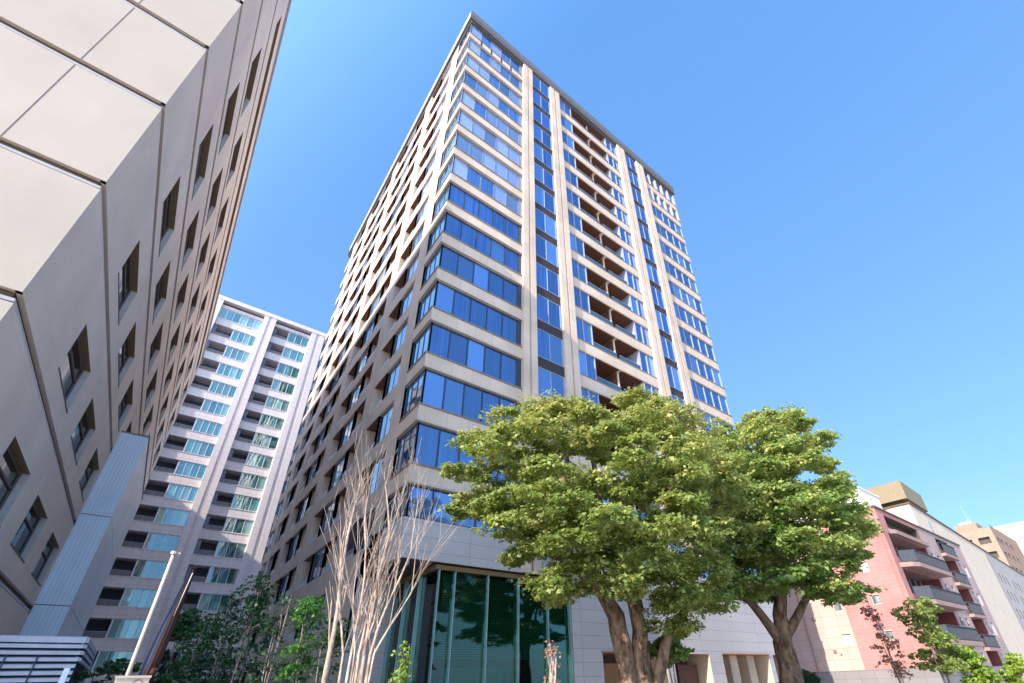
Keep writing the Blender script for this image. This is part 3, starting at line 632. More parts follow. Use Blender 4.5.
# ------------------------------------------------------------------ rear tower
RT = empty('rear_tower', (-6.8, 76, 0), 'pale grey tiled apartment block seen between the office and the tower', 'building')
RY = 76.0
b = MB(); b.box(-6.4, 40, RY+2.0, RY+20, 0, 57.2); part(b, 'core', M['recess_grey'], RT)
colx = [(-6.8, -5.9), (0.05, 1.9), (7.55, 9.75), (15.4, 17.6), (23.3, 25.5)]
for x0, x1 in colx:
    b = MB(); w = x1-x0
    if x0 < -5: b.box(x0, x1, RY-.5, RY+20, 0, 56.9)
    else: b.box(x0, x0+w*.38, RY-.5, RY+2, 0, 56.9); b.box(x0+w*.38, x0+w*.62, RY-.36, RY+2, 0, 56.9); b.box(x0+w*.62, x1, RY-.5, RY+2, 0, 56.9)
    part(b, 'column', M['white_tile'], RT)
bays = [(-5.9, .05), (1.9, 7.55), (9.75, 15.4), (17.6, 23.3)]
def rb(x0, x1):
    b = MB(); b.box(x0, x1, RY, RY+2.0, 50.35-1.25, 50.35); b.box(x0, x1, RY-.06, RY, 50.27, 50.35, 0); return b
def rw(x0, x1, gx, n):
    b = MB()
    pane_row(b, lin(gx, x1-.05, n), RY+.15, 50.35, 52.4, .07, .06, 1, 0)
    b.box(gx-.12, gx, RY+.1, RY+1.9, 50.35, 52.4, 1)
    return b
def rl(x0, gx):
    b = MB(); b.box(x0+.02, x0+.5, RY+.25, RY+.3, 50.35, 52.4, 0)
    for i in range(7): b.box(x0+.02, x0+.5, RY+.2, RY+.26, 50.42+i*.28, 50.5+i*.28, 1)
    b.box(x0+.5, gx-.12, RY+.25, RY+.3, 51.0, 51.06, 1); b.box(x0+.5, gx-.12, RY+.26, RY+.28, 50.35, 51.0, 2)
    b.box((x0+gx)/2, (x0+gx)/2+.04, RY+.2, RY+.24, 50.35, 51.0, 1)
    return b
for bi, (x0, x1) in enumerate(bays):
    gx = x0+2.75 if bi == 0 else x0+2.45
    o1 = part(rb(x0, x1), 'balcony_band', M['white_tile'], RT); o2 = part(rw(x0, x1, gx, 4 if bi == 0 else 3), 'window', [M['glass_teal'], M['wframe']], RT); o3 = part(rl(x0, gx), 'balcony_rail', [M['louvre'], M['lframe'], M['pgrey']], RT)
    for k in range(-1 if bi else 0, 15):
        if k: 
            rep(o1, -H*k); rep(o2, -H*k); rep(o3, -H*k)
    if not bi:
        rep(o1, H)
        b = MB(); pane_row(b, lin(x0+.05, x1-.05, 6), RY+.15, 53.75, 55.7, .09, .06); part(b, 'window', [M['glass_teal'], M['wframe']], RT)
b = MB(); b.box(-5.9, 30, RY, RY+2, 55.75, 56.35, 0); b.box(-5.9, 30, RY+.4, RY+2, 56.35, 56.9, 1); b.box(-6.9, 40, RY-.55, RY+20, 56.9, 57.6, 0)
part(b, 'parapet', [M['white_tile'], M['dim']], RT)

# unseen neighbour whose shadow falls on the rear tower
nb = MB(); nb.box(-45, -16, 60, 75.0, 0, 32.5, 0); nb.box(-45.2, -15.9, 59.8, 75.2, 32.5, 32.8, 1)
tag(nb.build('apartment_block', [M['white_tile'], M['pgrey']]), 'low white tiled block hidden behind the office building', 'building')

# ------------------------------------------------------------------ pink apartment building
PK = empty('pink_building', (50, 13.7, 0), 'pink tiled apartment building with grey balcony railings at right', 'building')
PX, PY, PXE, PYE, PR = 50.0, 13.7, 76.7, 27.0, 14.95
endops = [(19.25, 20.0, 6.62, 7.3, .18, None, 1, 1, 1), (19.3, 20.05, 3.75, 4.7, .18, None, 1, 1, 1), (15.9, 16.55, 9.52, 10.42, .12, None, 1, 1, 1), (15.9, 16.6, 6.8, 7.55, .12, None, 1, 1, 1), (15.9, 16.55, 3.92, 4.65, .12, None, 1, 1, 1)]
b = MB(); sheet(b, (PX, 0), (0, 1), (1, 0), PY, 19.0, 1.85, PR, [o for o in endops if o[0] < 18], 0); part(b, 'end_wall', [M['pink'], M['pink']], PK)
b = MB(); sheet(b, (PX, 0), (0, 1), (1, 0), 19.0, PYE, 1.85, PR, [o for o in endops if o[0] > 18], 0)
part(b, 'beige_end_wall', [M['pinkbeige'], M['pinkbeige']], PK)
b = MB(); b.box(PX+.02, PXE, PY+.02, PYE, 0, 1.85); part(b, 'base', M['pgrey'], PK)
for o in endops:
    w = MB(); pane_row_side(w, [o[0]+.02, o[1]-.02], PX+.10, o[2]+.02, o[3]-.02, .05, .03); w.box(PX-.05, PX+.02, o[0]-.06, o[1]+.06, o[3]+.02, o[3]+.08, 1)
    part(w, 'window', [M['glass_plain'], M['white_metal']], PK)
# front
fl = [13.05-.0, 9.95, 6.85, 3.75]      # balcony parapet slab undersides
ops = []
ops.append((51.9, 61.0, 13.35, 14.55, .9, 1, 1, 1, 1)); ops.append((66.8, 71.3, 13.35, 14.55, .9, 1, 1, 1, 1))
for i, z in enumerate([12.7, 9.6, 6.5, 3.4]):
    ops.append((51.2, 61.4, z-2.15, z, 1.6, 1, 3, 2, 3)); ops.append((66.8, 71.3, z-2.15, z-.15, 1.4, 1, 3, 2, 3))
    for a in (62.4, 64.5): ops.append((a, a+.95, z-1.15, z-.35, .15, None, 3, 3, 3))
    for a in (72.2, 74.2): ops.append((a, a+1.1, z-1.7, z-.35, .15, None, 3, 3, 3))
b = MB(); sheet(b, (0, PY), (1, 0), (0, 1), PX, 61.6, 1.85, PR, [o for o in ops if o[1] < 61.6], 0); part(b, 'front_wall', [M['pink'], M['dim'], M['redwall'], M['slab']], PK)
b = MB(); sheet(b, (0, PY), (1, 0), (0, 1), 61.6, PXE, 1.85, PR, [o for o in ops if o[0] > 61.6], 0); part(b, 'side_bay_wall', [M['mauve'], M['dim'], M['redwall'], M['slab']], PK)
b = MB(); b.box(PX+1.8, PXE-.1, PY+1.7, PYE-.1, 1.85, PR-.1, 0); b.box(PX+.25, PXE, PY+.2, PYE, PR-.14, PR-.02, 1); b.box(PXE-.1, PXE, PY+.01, PYE, 1.85, PR-.14, 0); b.box(PX+.2, PXE-.1, PYE-.1, PYE, 1.85, PR-.14, 0)
part(b, 'core', [M['pinkbeige'], M['pgrey']], PK)
b = MB(); b.box(PX-.12, PXE+.1, PY-.12, PY+.15, PR, PR+.16); b.box(PX-.12, PX+.15, PY+.15, PYE, PR, PR+.16); part(b, 'coping', M['groove'], PK)
for z in [12.7, 9.6, 6.5, 3.4]:
    for a in (62.4, 64.5):
        w = MB(); pane_row(w, [a+.02, a+.93], PY+.1, z-1.13, z-.37, .05, .04); part(w, 'window', [M['glass_office'], M['lframe']], PK)
    for a in (72.2, 74.2):
        w = MB(); pane_row(w, [a+.02, a+.55, a+1.08], PY+.1, z-1.68, z-.37, .05, .04); part(w, 'window', [M['glass_plain'], M['lframe']], PK)
    if True:
        q = MB(); q.box(52.5, 60.6, PY+1.5, PY+1.58, z-2.1, z-.1, 0)
        for x in lin(52.5, 60.6, 5): q.box(x-.04, x+.04, PY+1.42, PY+1.5, z-2.1, z-.1, 1)
        q.box(50.9, 51.6, PY+.25, PY+.6, z-1.6, z-.7, 2)
        part(q, 'balcony_door', [M['glass_office'], M['lframe'], M['white_paint']], PK)
def railing(x0, x1, y0, z0, h, step=.30, ret=0):
    b = MB()
    x = x0
    while x <= x1+.01: b.box(x-.05, x+.05, y0-.02, y0+.02, z0, z0+h); x += step
    b.box(x0-.04, x1+.04, y0-.04, y0+.04, z0+h, z0+h+.07); b.box(x0-.04, x1+.04, y0-.03, y0+.03, z0+.05, z0+.1)
    b.box(x0, x1, y0+.03, y0+.045, z0+.1, z0+h, 1)
    if ret:
        y = y0+step
        while y <= y0+ret: b.box(x0-.02, x0+.02, y-.035, y+.035, z0, z0+h); b.box(x1-.02, x1+.02, y-.035, y+.035, z0, z0+h); y += step
        b.box(x0-.04, x0+.04, y0, y0+ret, z0+h, z0+h+.07); b.box(x1-.04, x1+.04, y0, y0+ret, z0+h, z0+h+.07)
    return b
for i, z in enumerate([12.75, 9.65, 6.55, 3.45]):
    s = MB(); yo = PY-(1.15 if i else .4)
    s.poly([(51.0, PY-.002, z), (51.6, yo+.35, z), (52.4, yo, z), (61.6, yo, z), (61.6, PY-.002, z)], 0)
    s.poly([(51.0, PY-.002, z+.38), (51.6, yo+.35, z+.38), (52.4, yo, z+.38), (61.6, yo, z+.38), (61.6, PY-.002, z+.38)], 0)
    pts = [(51.0, PY-.002), (51.6, yo+.35), (52.4, yo), (61.6, yo), (61.6, PY-.002)]
    for j in range(4): s.quad((*pts[j], z), (*pts[j+1], z), (*pts[j+1], z+.38), (*pts[j], z+.38), 0)
    s.box(54, 55.2, yo+.3, yo+.7, z-.01, z, 1)
    bal = part(s, 'balcony_slab', [M['slab'], M['pgrey']], PK)
    r = railing(52.4, 61.5, yo+.05, z+.38, 1.05, ret=1.0 if i else .3)
    if i: r.obox((51.75, yo+.5, z+.95), (.75, -.85, 0), (.85, .75, 0), (0, 0, 1), .65, .02, .5); r.build('railing', [M['rail'], M['rail_panel']], bal)
    s = MB(); s.box(66.6, 71.5, PY-.45, PY-.002, z-.25, z+.05, 0); bal = part(s, 'balcony_slab', [M['slab']], PK)
    railing(66.7, 71.4, PY-.4, z+.05, 1.1, ret=.36).build('railing', [M['rail'], M['rail_panel']], bal)
b = MB(); b.tube([(49.9, 22.95, .3), (49.9, 22.95, 14.5)], [.06, .06], 6); part(b, 'drain_pipe', M['slab'], PK)
b = MB(); b.tube([(49.9, 13.95, 2), (49.9, 13.95, 15.2)], [.05, .05], 6); part(b, 'drain_pipe', M['pink'], PK)
b = MB(); b.box(49.86, 49.99, 20.9, 21.15, 3.3, 3.55); b.box(49.86, 49.99, 20.5, 20.6, 3.1, 3.2); b.box(49.85, 49.99, 21.9, 22.2, 6.1, 6.35); part(b, 'vent_hood', M['pgrey'], PK)
sh2 = MB(); sh2.box(51, 56, 14.6, 22, PR, 17.35, 0); sh2.box(50.9, 56.1, 14.5, 22.1, 17.35, 17.5, 0); part(sh2, 'stair_head', M['white_paint'], PK)
b = MB()
for x, y, z in ((51.5, 15, 19.6), (52.3, 17.8, 18.9), (53, 19.5, 20.1)):
    b.tube([(x, y, 17.5), (x, y, z)], [.03, .02], 5); b.tube([(x-.5, y, z-.3), (x+.5, y, z-.3)], [.015, .015], 4); b.tube([(x-.35, y, z-.6), (x+.35, y, z-.6)], [.015, .015], 4)
part(b, 'antenna', M['lframe'], PK)

# ------------------------------------------------------------------ white and grey building further back
WB = empty('cream_building', (94.7, 20.75, 0), 'long cream and grey building behind the pink one with a brown rooftop room', 'building')
WB.rotation_euler = (0, 0, math.radians(2.288))
def wpart(mb_, name, mats): return mb_.build(name, mats, WB)
b = MB(); b.box(0, 57.4, 0, 30, 0, 26.0); wpart(b, 'cream_wall', M['wcream'])
b = MB(); 
wops = []
for zz in (21.5, 17.5, 13.5, 9.5):
    for x in (62, 66.5, 71, 80, 84.5, 89, 98, 102.5): wops.append((x, x+1.3, zz-2.2, zz, .3, 1, 1, 1, 2))
sheet(b, (0, -.05), (1, 0), (0, 1), 57.42, 112, 0, 26.0, wops, 0); b.box(57.45, 112, .4, 30, 0, 25.9, 0); wpart(b, 'grey_wall', [M['wgrey'], M['dim'], M['white_paint']])
b = MB(); b.box(-.2, 112.2, -.2, .2, 26.0, 26.3); b.box(-.2, .2, .2, 30, 26.0, 26.3); wpart(b, 'coping', M['groove'])
b = MB(); b.box(-.1, -.02, 3, 9, 21, 23.2, 0); b.box(-.1, -.02, 2.5, 9.5, 23.2, 23.4, 1); wpart(b, 'ochre_panel', [M['ochre'], M['groove']])
b = MB(); b.box(.8, 12, 1.0, 30, 26.3, 27.0, 1); b.box(-.1, 12.5, -.1, 31, 27.0, 30.2, 0); pr = wpart(b, 'rooftop_room', [M['ochre'], M['dim']])
b = MB(); b.box(3, 5, 8, 11, 30.2, 31.4); b.box(3, 6, 15, 19, 30.2, 31.3); b.box(3, 5, 23, 27, 30.2, 31.0); wpart(b, 'water_tank', M['white_paint'])
b = MB(); b.box(8.5, 9.2, -.12, -.01, 22.0, 24.6); wpart(b, 'wall_slot', M['louvre'])

# brown brick building beyond
BB = empty('brick_building', (312.6, 40.8, 0), 'brown brick building with stepped balconies beyond the cream one at far right', 'building')
bops = []
for zz in (58, 51, 44, 37):
    for y in (2, 9): bops.append((y, y+4.5, zz-3.2, zz, 1.5, 1, 1, 1, 2))
b = MB(); sheet(b, (0, 0), (0, 1), (1, 0), 0, 15, 0, 62, bops, 0); bops = []
for zz in (58, 51, 44, 37):
    for x in (5, 12, 22, 32): bops.append((x, x+4, zz-3, zz, 1.0, 1, 1, 1, 2))
sheet(b, (0, 0), (1, 0), (0, 1), 0, 60, 0, 63.5, bops, 0); b.box(2, 60, 2, 15, 0, 63, 0); b.box(.05, 60, 14.9, 15, 0, 61.5, 0)
b.build('brick_wall', [M['brickb'], M['dim'], M['white_paint']], BB)
b = MB(); b.box(4, 30, 5, 14, 63, 66.5, 0); b.box(6, 10, 7, 12, 66.5, 68, 1); b.build('roof_room', [M['brickb'], M['white_paint']], BB)
b = MB(); b.tube([(8, 8, 66), (8, 8, 77)], [.15, .08], 5); b.tube([(14, 8, 66), (14, 8, 74)], [.15, .08], 5); b.tube([(6.5, 8, 75), (9.5, 8, 75)], [.08, .08], 4); b.build('antenna', M['lframe'], BB)
ob_ = MB(); ob_.box(400, 460, 35, 60, 0, 77, 0); ob_.box(399.5, 460.5, 34.5, 60.5, 77, 78.5, 1)
tag(ob_.build('apartment_block', [M['orange'], M['white_paint']]), 'plain orange block with a white roof edge at the far right edge', 'building')

# ------------------------------------------------------------------ pole, parasol, cabinet in the alley
PO = empty('flag_pole', (0, 13.6, 0), 'white metal pole rising from the white cabinet in front of the rear tower', 'pole')
b = MB(); b.tube([(0, 13.6, .12), (0, 13.6, 4.37)], [.042, .036], 10); part(b, 'shaft', M['white_metal'], PO, smooth=True)
b = MB(); b.tube([(0, 13.6, 4.37), (0, 13.6, 4.43)], [.068, .062], 10); b.tube([(0, 13.6, 4.39), (.12, 13.58, 4.39)], [.025, .025], 6); part(b, 'cap', M['white_metal'], PO)
PA = empty('parasol', (.28, 13.7, 0), 'furled brown fabric parasol leaning beside the white pole', 'parasol')
b = MB(); b.tube([(.27, 13.7, .12), (.45, 13.73, 4.15)], [.03, .02], 8); part(b, 'pole', M['white_metal'], PA)
b = MB(); rgp = random.Random(3)
for i in range(11):
    an = i/11*2*math.pi; rr = rgp.uniform(.075, .11); c0 = Vector((.29+math.cos(an)*rr, 13.7+math.sin(an)*rr, 1.7+rgp.uniform(-.1, .1))); c1 = Vector((.45+math.cos(an)*.04, 13.73+math.sin(an)*.04, 4.13-rgp.uniform(0, .08)))
    mid = (c0+c1)/2+Vector((math.cos(an)*.02, math.sin(an)*.02, 0))
    b.tube([c0, (c0+mid)/2, mid, (mid+c1)/2, c1], [.05, .055, .042, .03, .016], 6, m=1 if math.cos(an) < -.3 else 0)
b.tube([(.47, 13.66, 4.02), (.40, 13.62, 3.1)], [.014, .008], 5, m=2)
part(b, 'canopy', [M['brown_fabric'], M['navy'], M['white_metal']], PA, smooth=True)
b = MB(); b.tube([(.42, 13.71, 4.12), (.50, 13.74, 4.16)], [.045, .04], 8); b.tube([(.38, 13.56, 2.02), (.41, 13.52, 2.10)], [.055, .055], 8); part(b, 'strap_knob', M['brown_fabric'], PA)
CB = empty('cabinet', (.12, 13.3, 0), 'white cabinet with a round emblem at the foot of the pole', 'cabinet')
b = MB(); b.box(-.16, .36, 13.05, 13.5, .12, 1.93); part(b, 'body', M['white_metal'], CB)
b = MB(); b.box(-.175, .375, 13.03, 13.52, 1.93, 1.97); part(b, 'lid', M['white_metal'], CB)
b = MB()
for i in range(20):
    a0, a1 = i/20*2*math.pi, (i+1)/20*2*math.pi
    b.quad((.19+.09*math.cos(a0), 13.045, 1.82+.09*math.sin(a0)), (.19+.09*math.cos(a1), 13.045, 1.82+.09*math.sin(a1)), (.19+.068*math.cos(a1), 13.045, 1.82+.068*math.sin(a1)), (.19+.068*math.cos(a0), 13.045, 1.82+.068*math.sin(a0)))
part(b, 'emblem', M['pgrey'], CB)

# ------------------------------------------------------------------ vegetation
def rv(rg): return Vector((rg.gauss(0, 1), rg.gauss(0, 1), rg.gauss(0, 1)))
def leaves(name, centers, rad, flat, n, size, mat, seed, parent, up=.6, droop=.0):
    """n leaf faces scattered through each clump: tufted, edges sharper on top"""
    rs = np.random.RandomState(seed); V = []
    for ci, c in enumerate(centers):
        c = np.array(c); R = rad*rs.uniform(.75, 1.25); m = int(n*rs.uniform(.75, 1.2))
        # sub tufts
        k = 16; d = rs.normal(size=(k, 3)); d /= np.linalg.norm(d, axis=1)[:, None]; d *= rs.uniform(.45, 1, (k, 1))**.6
        d[:, 2] = np.abs(d[:, 2])*np.where(rs.rand(k) < .7, 1, -.6)
        tc_ = c+d*np.array([R, R, R*flat])
        idx = rs.randint(0, k, m); p = tc_[idx]+rs.normal(size=(m, 3))*np.array([R*.19, R*.19, R*.075])
        out = (p-c); out /= (np.linalg.norm(out, axis=1)[:, None]+1e-6)
        nrm = out*.45+rs.normal(size=(m, 3))*.42+np.array([0, 0, up]); nrm /= np.linalg.norm(nrm, axis=1)[:, None]
        a = np.cross(nrm, rs.normal(size=(m, 3))); a /= np.linalg.norm(a, axis=1)[:, None]; b_ = np.cross(nrm, a)
        s = (size*rs.uniform(.45, 1.5, (m, 1))**1.2)
        # lobed leaf = kite with bent tip
        q = np.stack([p-a*s*.55, p+b_*s*.42+nrm*s*.08, p+a*s*.62-nrm*s*.18, p-b_*s*.42+nrm*s*.08], 1)
        V.append(q.reshape(-1, 3))
    V = np.concatenate(V); nf = len(V)//4
    me = bpy.data.meshes.new(name); me.vertices.add(len(V)); me.vertices.foreach_set('co', V.ravel())
    me.loops.add(nf*4); me.loops.foreach_set('vertex_index', np.arange(nf*4)); me.polygons.add(nf)
    me.polygons.foreach_set('loop_start', np.arange(nf)*4); me.polygons.foreach_set('loop_total', np.full(nf, 4))
    me.update(calc_edges=True); me.materials.append(mat)
    o = bpy.data.objects.new(name, me); COL.objects.link(o); o.parent = parent
    w = Vector(parent.location); o.location = -w
    return o
def curve(a, b, rg, wig=.06, n=5, sag=0):
    a = Vector(a); b = Vector(b); L = (b-a).length; out = []
    o1 = rv(rg)*wig*L; o2 = rv(rg)*wig*L
    for i in range(n+1):
        t = i/n; out.append(a.lerp(b, t)+o1*math.sin(math.pi*t)*(1-t)+o2*math.sin(math.pi*t)*t+Vector((0, 0, sag*L*math.sin(math.pi*t))))
    return out
def limb_tree(parent, limbs, clumps, rg, bark, twig_r=.05):
    """limbs: list of (points, r0, r1); each clump joined to the nearest limb point below it"""
    b = MB(); nodes = []
    for pts, r0, r1 in limbs:
        P = []; 
        for i in range(len(pts)-1):
            seg = curve(pts[i], pts[i+1], rg, .02 if i < 2 else .05, 4); P += seg if i == len(pts)-2 else seg[:-1]
        n = len(P); rs_ = [r0+(r1-r0)*(j/(n-1))**.8 for j in range(n)]
        b.tube(P, rs_, 14, wob=.10)
        for j in range(n//3, n): nodes.append((P[j], rs_[j]))
    for c in sorted(clumps, key=lambda c: (Vector(c)-Vector(limbs[0][0][0])).length):
        c = Vector(c); best = min(nodes, key=lambda q: (q[0]-c).length+max(0, q[0].z-c.z)*1.5)
        L = (best[0]-c).length; r = min(best[1]*.6, twig_r+.018*L); P = curve(best[0], c, rg, .10, 5, .06)
        rs_ = [r*(1-.75*j/5) for j in range(6)]; b.tube(P, rs_, 6, cap=False)
        for j in (2, 3, 4, 5): nodes.append((P[j], rs_[j]))
        for q in range(5):
            e = c+Vector((rg.uniform(-.6, .6), rg.uniform(-.6, .6), rg.uniform(-.1, .35))); b.tube(curve(P[3], e, rg, .1, 3), [rs_[3]*.6, rs_[3]*.4, rs_[3]*.3, .006], 4, cap=False)
    o = part(b, 'trunk', bark, parent, smooth=True); return o
rg = random.Random(5)
TA = empty('maple_tree', (11.3, 10.2, 0), 'big spreading maple with yellow green crown and three stems in front of the tower', 'tree', 'large maples')
limbA = [([(11.0, 10.4, 0), (11.02, 10.36, 1.6), (10.88, 10.46, 3.3), (10.5, 10.75, 4.3), (9.5, 11.5, 5.1), (8.2, 12.5, 5.9)], .40, .08),
         ([(11.35, 10.15, 0), (11.36, 10.1, 1.6), (11.42, 10.05, 2.9), (11.25, 10.2, 4.2), (10.9, 10.5, 6.0), (10.6, 10.6, 8.2)], .34, .08),
         ([(11.6, 9.95, 0), (11.68, 9.9, 1.6), (12.0, 9.55, 2.7), (12.6, 9.05, 3.9), (13.1, 8.7, 5.2), (14.0, 8.0, 7.0)], .23, .06),
         ([(10.6, 10.7, 4.1), (9.6, 10.2, 5.4), (8.4, 9.8, 7.0)], .15, .05), ([(11.42, 10.05, 3.4), (12.0, 10.6, 5.2), (12.6, 11.2, 7.8)], .16, .05),
         ([(11.2, 10.2, 4.4), (11.9, 9.0, 6.0), (12.2, 8.2, 8.0)], .13, .05), ([(9.6, 11.5, 5.0), (9.0, 12.2, 7.0), (8.8, 12.4, 8.6)], .10, .04), ([(10.95, 10.45, 5.6), (11.4, 11.6, 7.2), (11.4, 12.4, 9.0)], .11, .04)]
limb_tree(TA, limbA, CLA, rg, M['bark'])
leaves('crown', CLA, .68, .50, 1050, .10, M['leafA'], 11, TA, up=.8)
TB = empty('maple_tree', (20.9, 10.7, 0), 'darker green maple with a gnarled trunk beside the pink building', 'tree', 'large maples')
limbB = [([(20.7, 10.8, 0), (20.8, 10.75, 1.3), (20.85, 10.7, 2.8), (20.92, 10.6, 3.8), (21.5, 10.2, 6.0), (21.8, 9.9, 9.2), (22.2, 9.6, 11.5)], .55, .08),
         ([(20.85, 10.7, 2.6), (20.3, 11.15, 4.0), (19.5, 11.8, 5.4), (18.8, 12.3, 6.8)], .24, .07), ([(20.9, 10.6, 3.0), (22.2, 9.6, 4.8), (23.5, 8.5, 6.2), (24.2, 7.9, 7.4)], .20, .05),
         ([(20.9, 10.6, 3.2), (21.1, 10.5, 5.4), (20.6, 11.0, 8.0), (20.0, 11.2, 10.4)], .20, .06), ([(20.9, 10.65, 3.4), (20.4, 10.0, 5.2), (19.8, 9.3, 7.5)], .15, .05), ([(21.3, 10.3, 5.2), (22.3, 10.8, 7.5), (23.0, 10.6, 9.6)], .14, .05)]
CLB += [(19.6, 11.0, 4.9), (18.7, 11.6, 4.7), (22.4, 9.0, 4.6), (20.3, 9.6, 4.8), (23.3, 8.7, 4.4), (21.4, 9.4, 5.0)]
limb_tree(TB, limbB, CLB, rg, M['bark'])
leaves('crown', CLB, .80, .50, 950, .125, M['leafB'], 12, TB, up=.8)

# bare multi-stemmed tree
def bare(parent, b, p, d, L, r, depth, rg, spread=.45, up=.25):
    n = 5; P = [Vector(p)]; dd = Vector(d).normalized()
    for i in range(n):
        dd = (dd+rv(rg)*.045+Vector((0, 0, up*.06))).normalized(); P.append(P[-1]+dd*L/n)
    rs_ = [max(.0035, r*(1-.55*i/n)) for i in range(n+1)]; b.tube(P, rs_, 7 if r > .02 else 4, cap=False)
    if depth <= 0: return
    for i in ([2, 3, 4, 5] if depth > 1 else [2, 3, 4, 5]):
        if rg.random() < .75:
            s = rv(rg); s -= dd*s.dot(dd); s.normalize()
            nd = (dd+s*rg.uniform(spread*.6, spread*1.2)+Vector((0, 0, up))).normalized()
            bare(parent, b, P[i], nd, L*rg.uniform(.45, .75), rs_[i]*.6, depth-1, rg, spread, up)
BT_ = empty('bare_tree', (3.4, 10.2, 0), 'leafless multi-stemmed tree with pale pinkish bark left of the glass lobby', 'tree')
b = MB(); rg2 = random.Random(21)
stems = [((2.95, 10.55), (2.86, 10.6, 6.1), .062), ((3.3, 10.3), (3.1, 10.4, 6.4), .035), ((3.35, 10.2), (3.6, 10.05, 5.9), .035), ((3.45, 10.15), (3.55, 10.0, 6.0), .052), ((3.5, 10.1), (3.95, 9.65, 5.7), .040), ((3.2, 10.35), (2.78, 10.7, 6.0), .028), ((3.55, 10.05), (4.05, 9.6, 4.9), .03), ((3.4, 10.3), (3.3, 10.5, 5.5), .022), ((3.3, 10.1), (3.0, 10.0, 5.2), .02), ((3.45, 10.3), (3.9, 10.2, 5.6), .022)]
for (x, y), e, r in stems:
    p0 = Vector((x, y, .2)); e = Vector(e); m1 = Vector((x+(e.x-x)*.12, y+(e.y-y)*.12, 2.2)); P = curve(p0, m1, rg2, .01, 3)[:-1]+curve(m1, e-Vector((0, 0, 1.6)), rg2, .03, 5)
    n = len(P); rs_ = [r*(1-.6*i/(n-1)) for i in range(n)]; b.tube(P, rs_, 9, cap=False)
    for i in range(3, n):
        for q in range(1):
            s = rv(rg2); s.z = 0; s.normalize(); dr = (P[i]-P[i-1]).normalized(); bare(None, b, P[i], dr+s*.30+Vector((0, 0, .40)), rg2.uniform(.8, 1.5), rs_[i]*.5, 1, rg2, .5, .2)
    bare(None, b, P[-1], (e-P[-1]), 1.25, rs_[-1], 2, rg2, .40, .2)
part(b, 'branches', M['palebark'], BT_, smooth=True)

# slim young trees in the alley shade
def slim(loc, h, w, n, seed, lab, leaf, bark, size=.08, name='young_tree', group=None, lows=.25, cnt=260, cat='tree', stems=4):
    o = empty(name, (loc[0], loc[1], .2), lab, cat, group); r = random.Random(seed); b = MB(); cl = []
    for s in range(stems):
        a = r.uniform(0, 6.28); top = Vector((loc[0]+math.cos(a)*w*.6*r.random(), loc[1]+math.sin(a)*w*.6*r.random(), h*r.uniform(.8, 1)))
        P = curve((loc[0]+r.uniform(-.12, .12), loc[1]+r.uniform(-.12, .12), .2), top, r, .02, 7); b.tube(P, [.028*(1-.8*i/7)+.004 for i in range(8)], 6, cap=False)
        for q in range(n//stems):
            t = r.uniform(lows, 1); k = min(6, int(t*7)); p = P[k].lerp(P[k+1], t*7-k) if t < 1 else P[7]
            ww = w*(1-.45*t); c = p+Vector((r.uniform(-ww, ww), r.uniform(-ww, ww), r.uniform(.05, .4)))
            if c.z > h+.1: c.z = h
            b.tube(curve(p, c, r, .08, 3), [.010, .008, .006, .003], 4, cap=False); cl.append(tuple(c))
    part(b, 'trunk', bark, o, smooth=True)
    if cnt: leaves('crown', cl, .26 if w > .2 else .09, .8, cnt, size, leaf, seed, o, up=.3)
    return o
G = 'young trees in the alley'
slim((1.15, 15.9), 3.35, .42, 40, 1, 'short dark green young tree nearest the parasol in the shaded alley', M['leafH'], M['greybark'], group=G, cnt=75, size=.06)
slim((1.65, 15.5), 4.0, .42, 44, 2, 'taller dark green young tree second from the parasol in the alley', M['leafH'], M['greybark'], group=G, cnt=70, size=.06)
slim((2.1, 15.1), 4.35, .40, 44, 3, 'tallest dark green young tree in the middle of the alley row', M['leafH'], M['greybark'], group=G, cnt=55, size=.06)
slim((2.65, 14.7), 3.9, .38, 30, 4, 'sparse thin stemmed young tree in the alley row', M['leafH'], M['greybark'], group=G, cnt=34, size=.06)
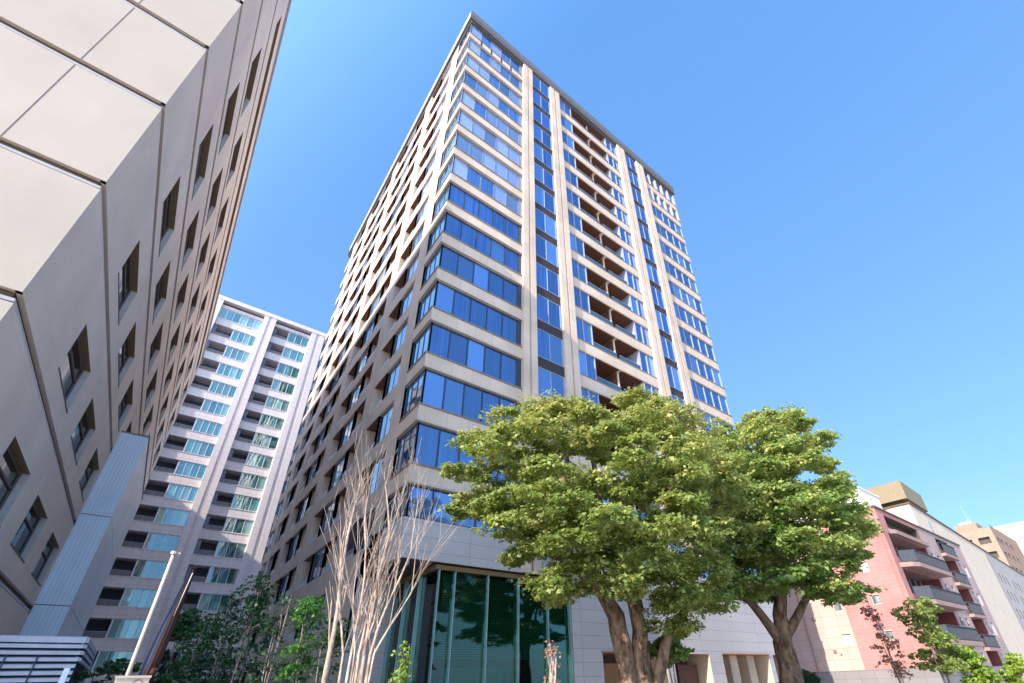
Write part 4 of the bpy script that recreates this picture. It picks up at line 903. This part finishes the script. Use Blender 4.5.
slim((3.2, 14.0), 3.6, .35, 36, 5, 'bright green young tree just left of the bare tree', leafmat('bright_leaf', [(.025, .08, .02), (.055, .16, .03), (.08, .21, .045)]), M['greybark'], group=G, cnt=60, size=.065)
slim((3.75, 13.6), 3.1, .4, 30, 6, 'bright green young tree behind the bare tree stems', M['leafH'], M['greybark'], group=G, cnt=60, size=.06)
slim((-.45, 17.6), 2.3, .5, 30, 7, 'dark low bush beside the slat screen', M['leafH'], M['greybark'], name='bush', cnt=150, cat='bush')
slim((.85, 18.2), 3.6, .35, 24, 8, 'small green tree behind the furled parasol', M['leafH'], M['greybark'], cnt=150)
slim((3.66, 8.65), 2.18, .13, 26, 9, 'yellow green leafy shrub in front of the green glass lobby', M['leafY'], M['greybark'], size=.042, name='shrub', cnt=20, cat='shrub', lows=.6, stems=3)
slim((5.63, 7.02), 2.12, .13, 24, 10, 'bare pinkish twiggy shrub at the bottom edge in front of the lobby', M['leafP'], M['palebark'], size=.04, name='shrub', cnt=10, cat='shrub', lows=.65, stems=10)
slim((13.2, 10.5), 2.65, .75, 30, 11, 'dark leafy shrub between the two big maples', M['leafB'], M['greybark'], size=.13, name='shrub', cnt=90, cat='shrub', lows=.8)
slim((30.9, 8.3), 5.1, 1.1, 80, 12, 'yellow green young tree in front of the pink building', leafmat('lime_leaf', [(.08, .15, .03), (.20, .27, .07), (.35, .36, .12)]), M['palebark'], size=.12, cnt=75, stems=6)
slim((29.0, 9.6), 4.9, .6, 36, 13, 'reddish sparse young tree left of the yellow green one', M['leafP'], M['palebark'], size=.12, cnt=22, stems=7)
slim((32.2, 7.25), 2.5, .55, 40, 14, 'small bright lime shrub at the lower right', M['leafY'], M['greybark'], size=.11, name='shrub', cnt=150, cat='shrub')
slim((34.2, 6.2), 2.0, .7, 30, 15, 'pale green shrub at the bottom right corner', M['leafY'], M['greybark'], size=.11, name='shrub', cnt=110, cat='shrub')
slim((27, 13.3), 1.75, .9, 36, 16, 'dark low bush at the foot of the shaded pink wall', M['leafH'], M['greybark'], size=.12, name='bush', cnt=150, cat='bush')
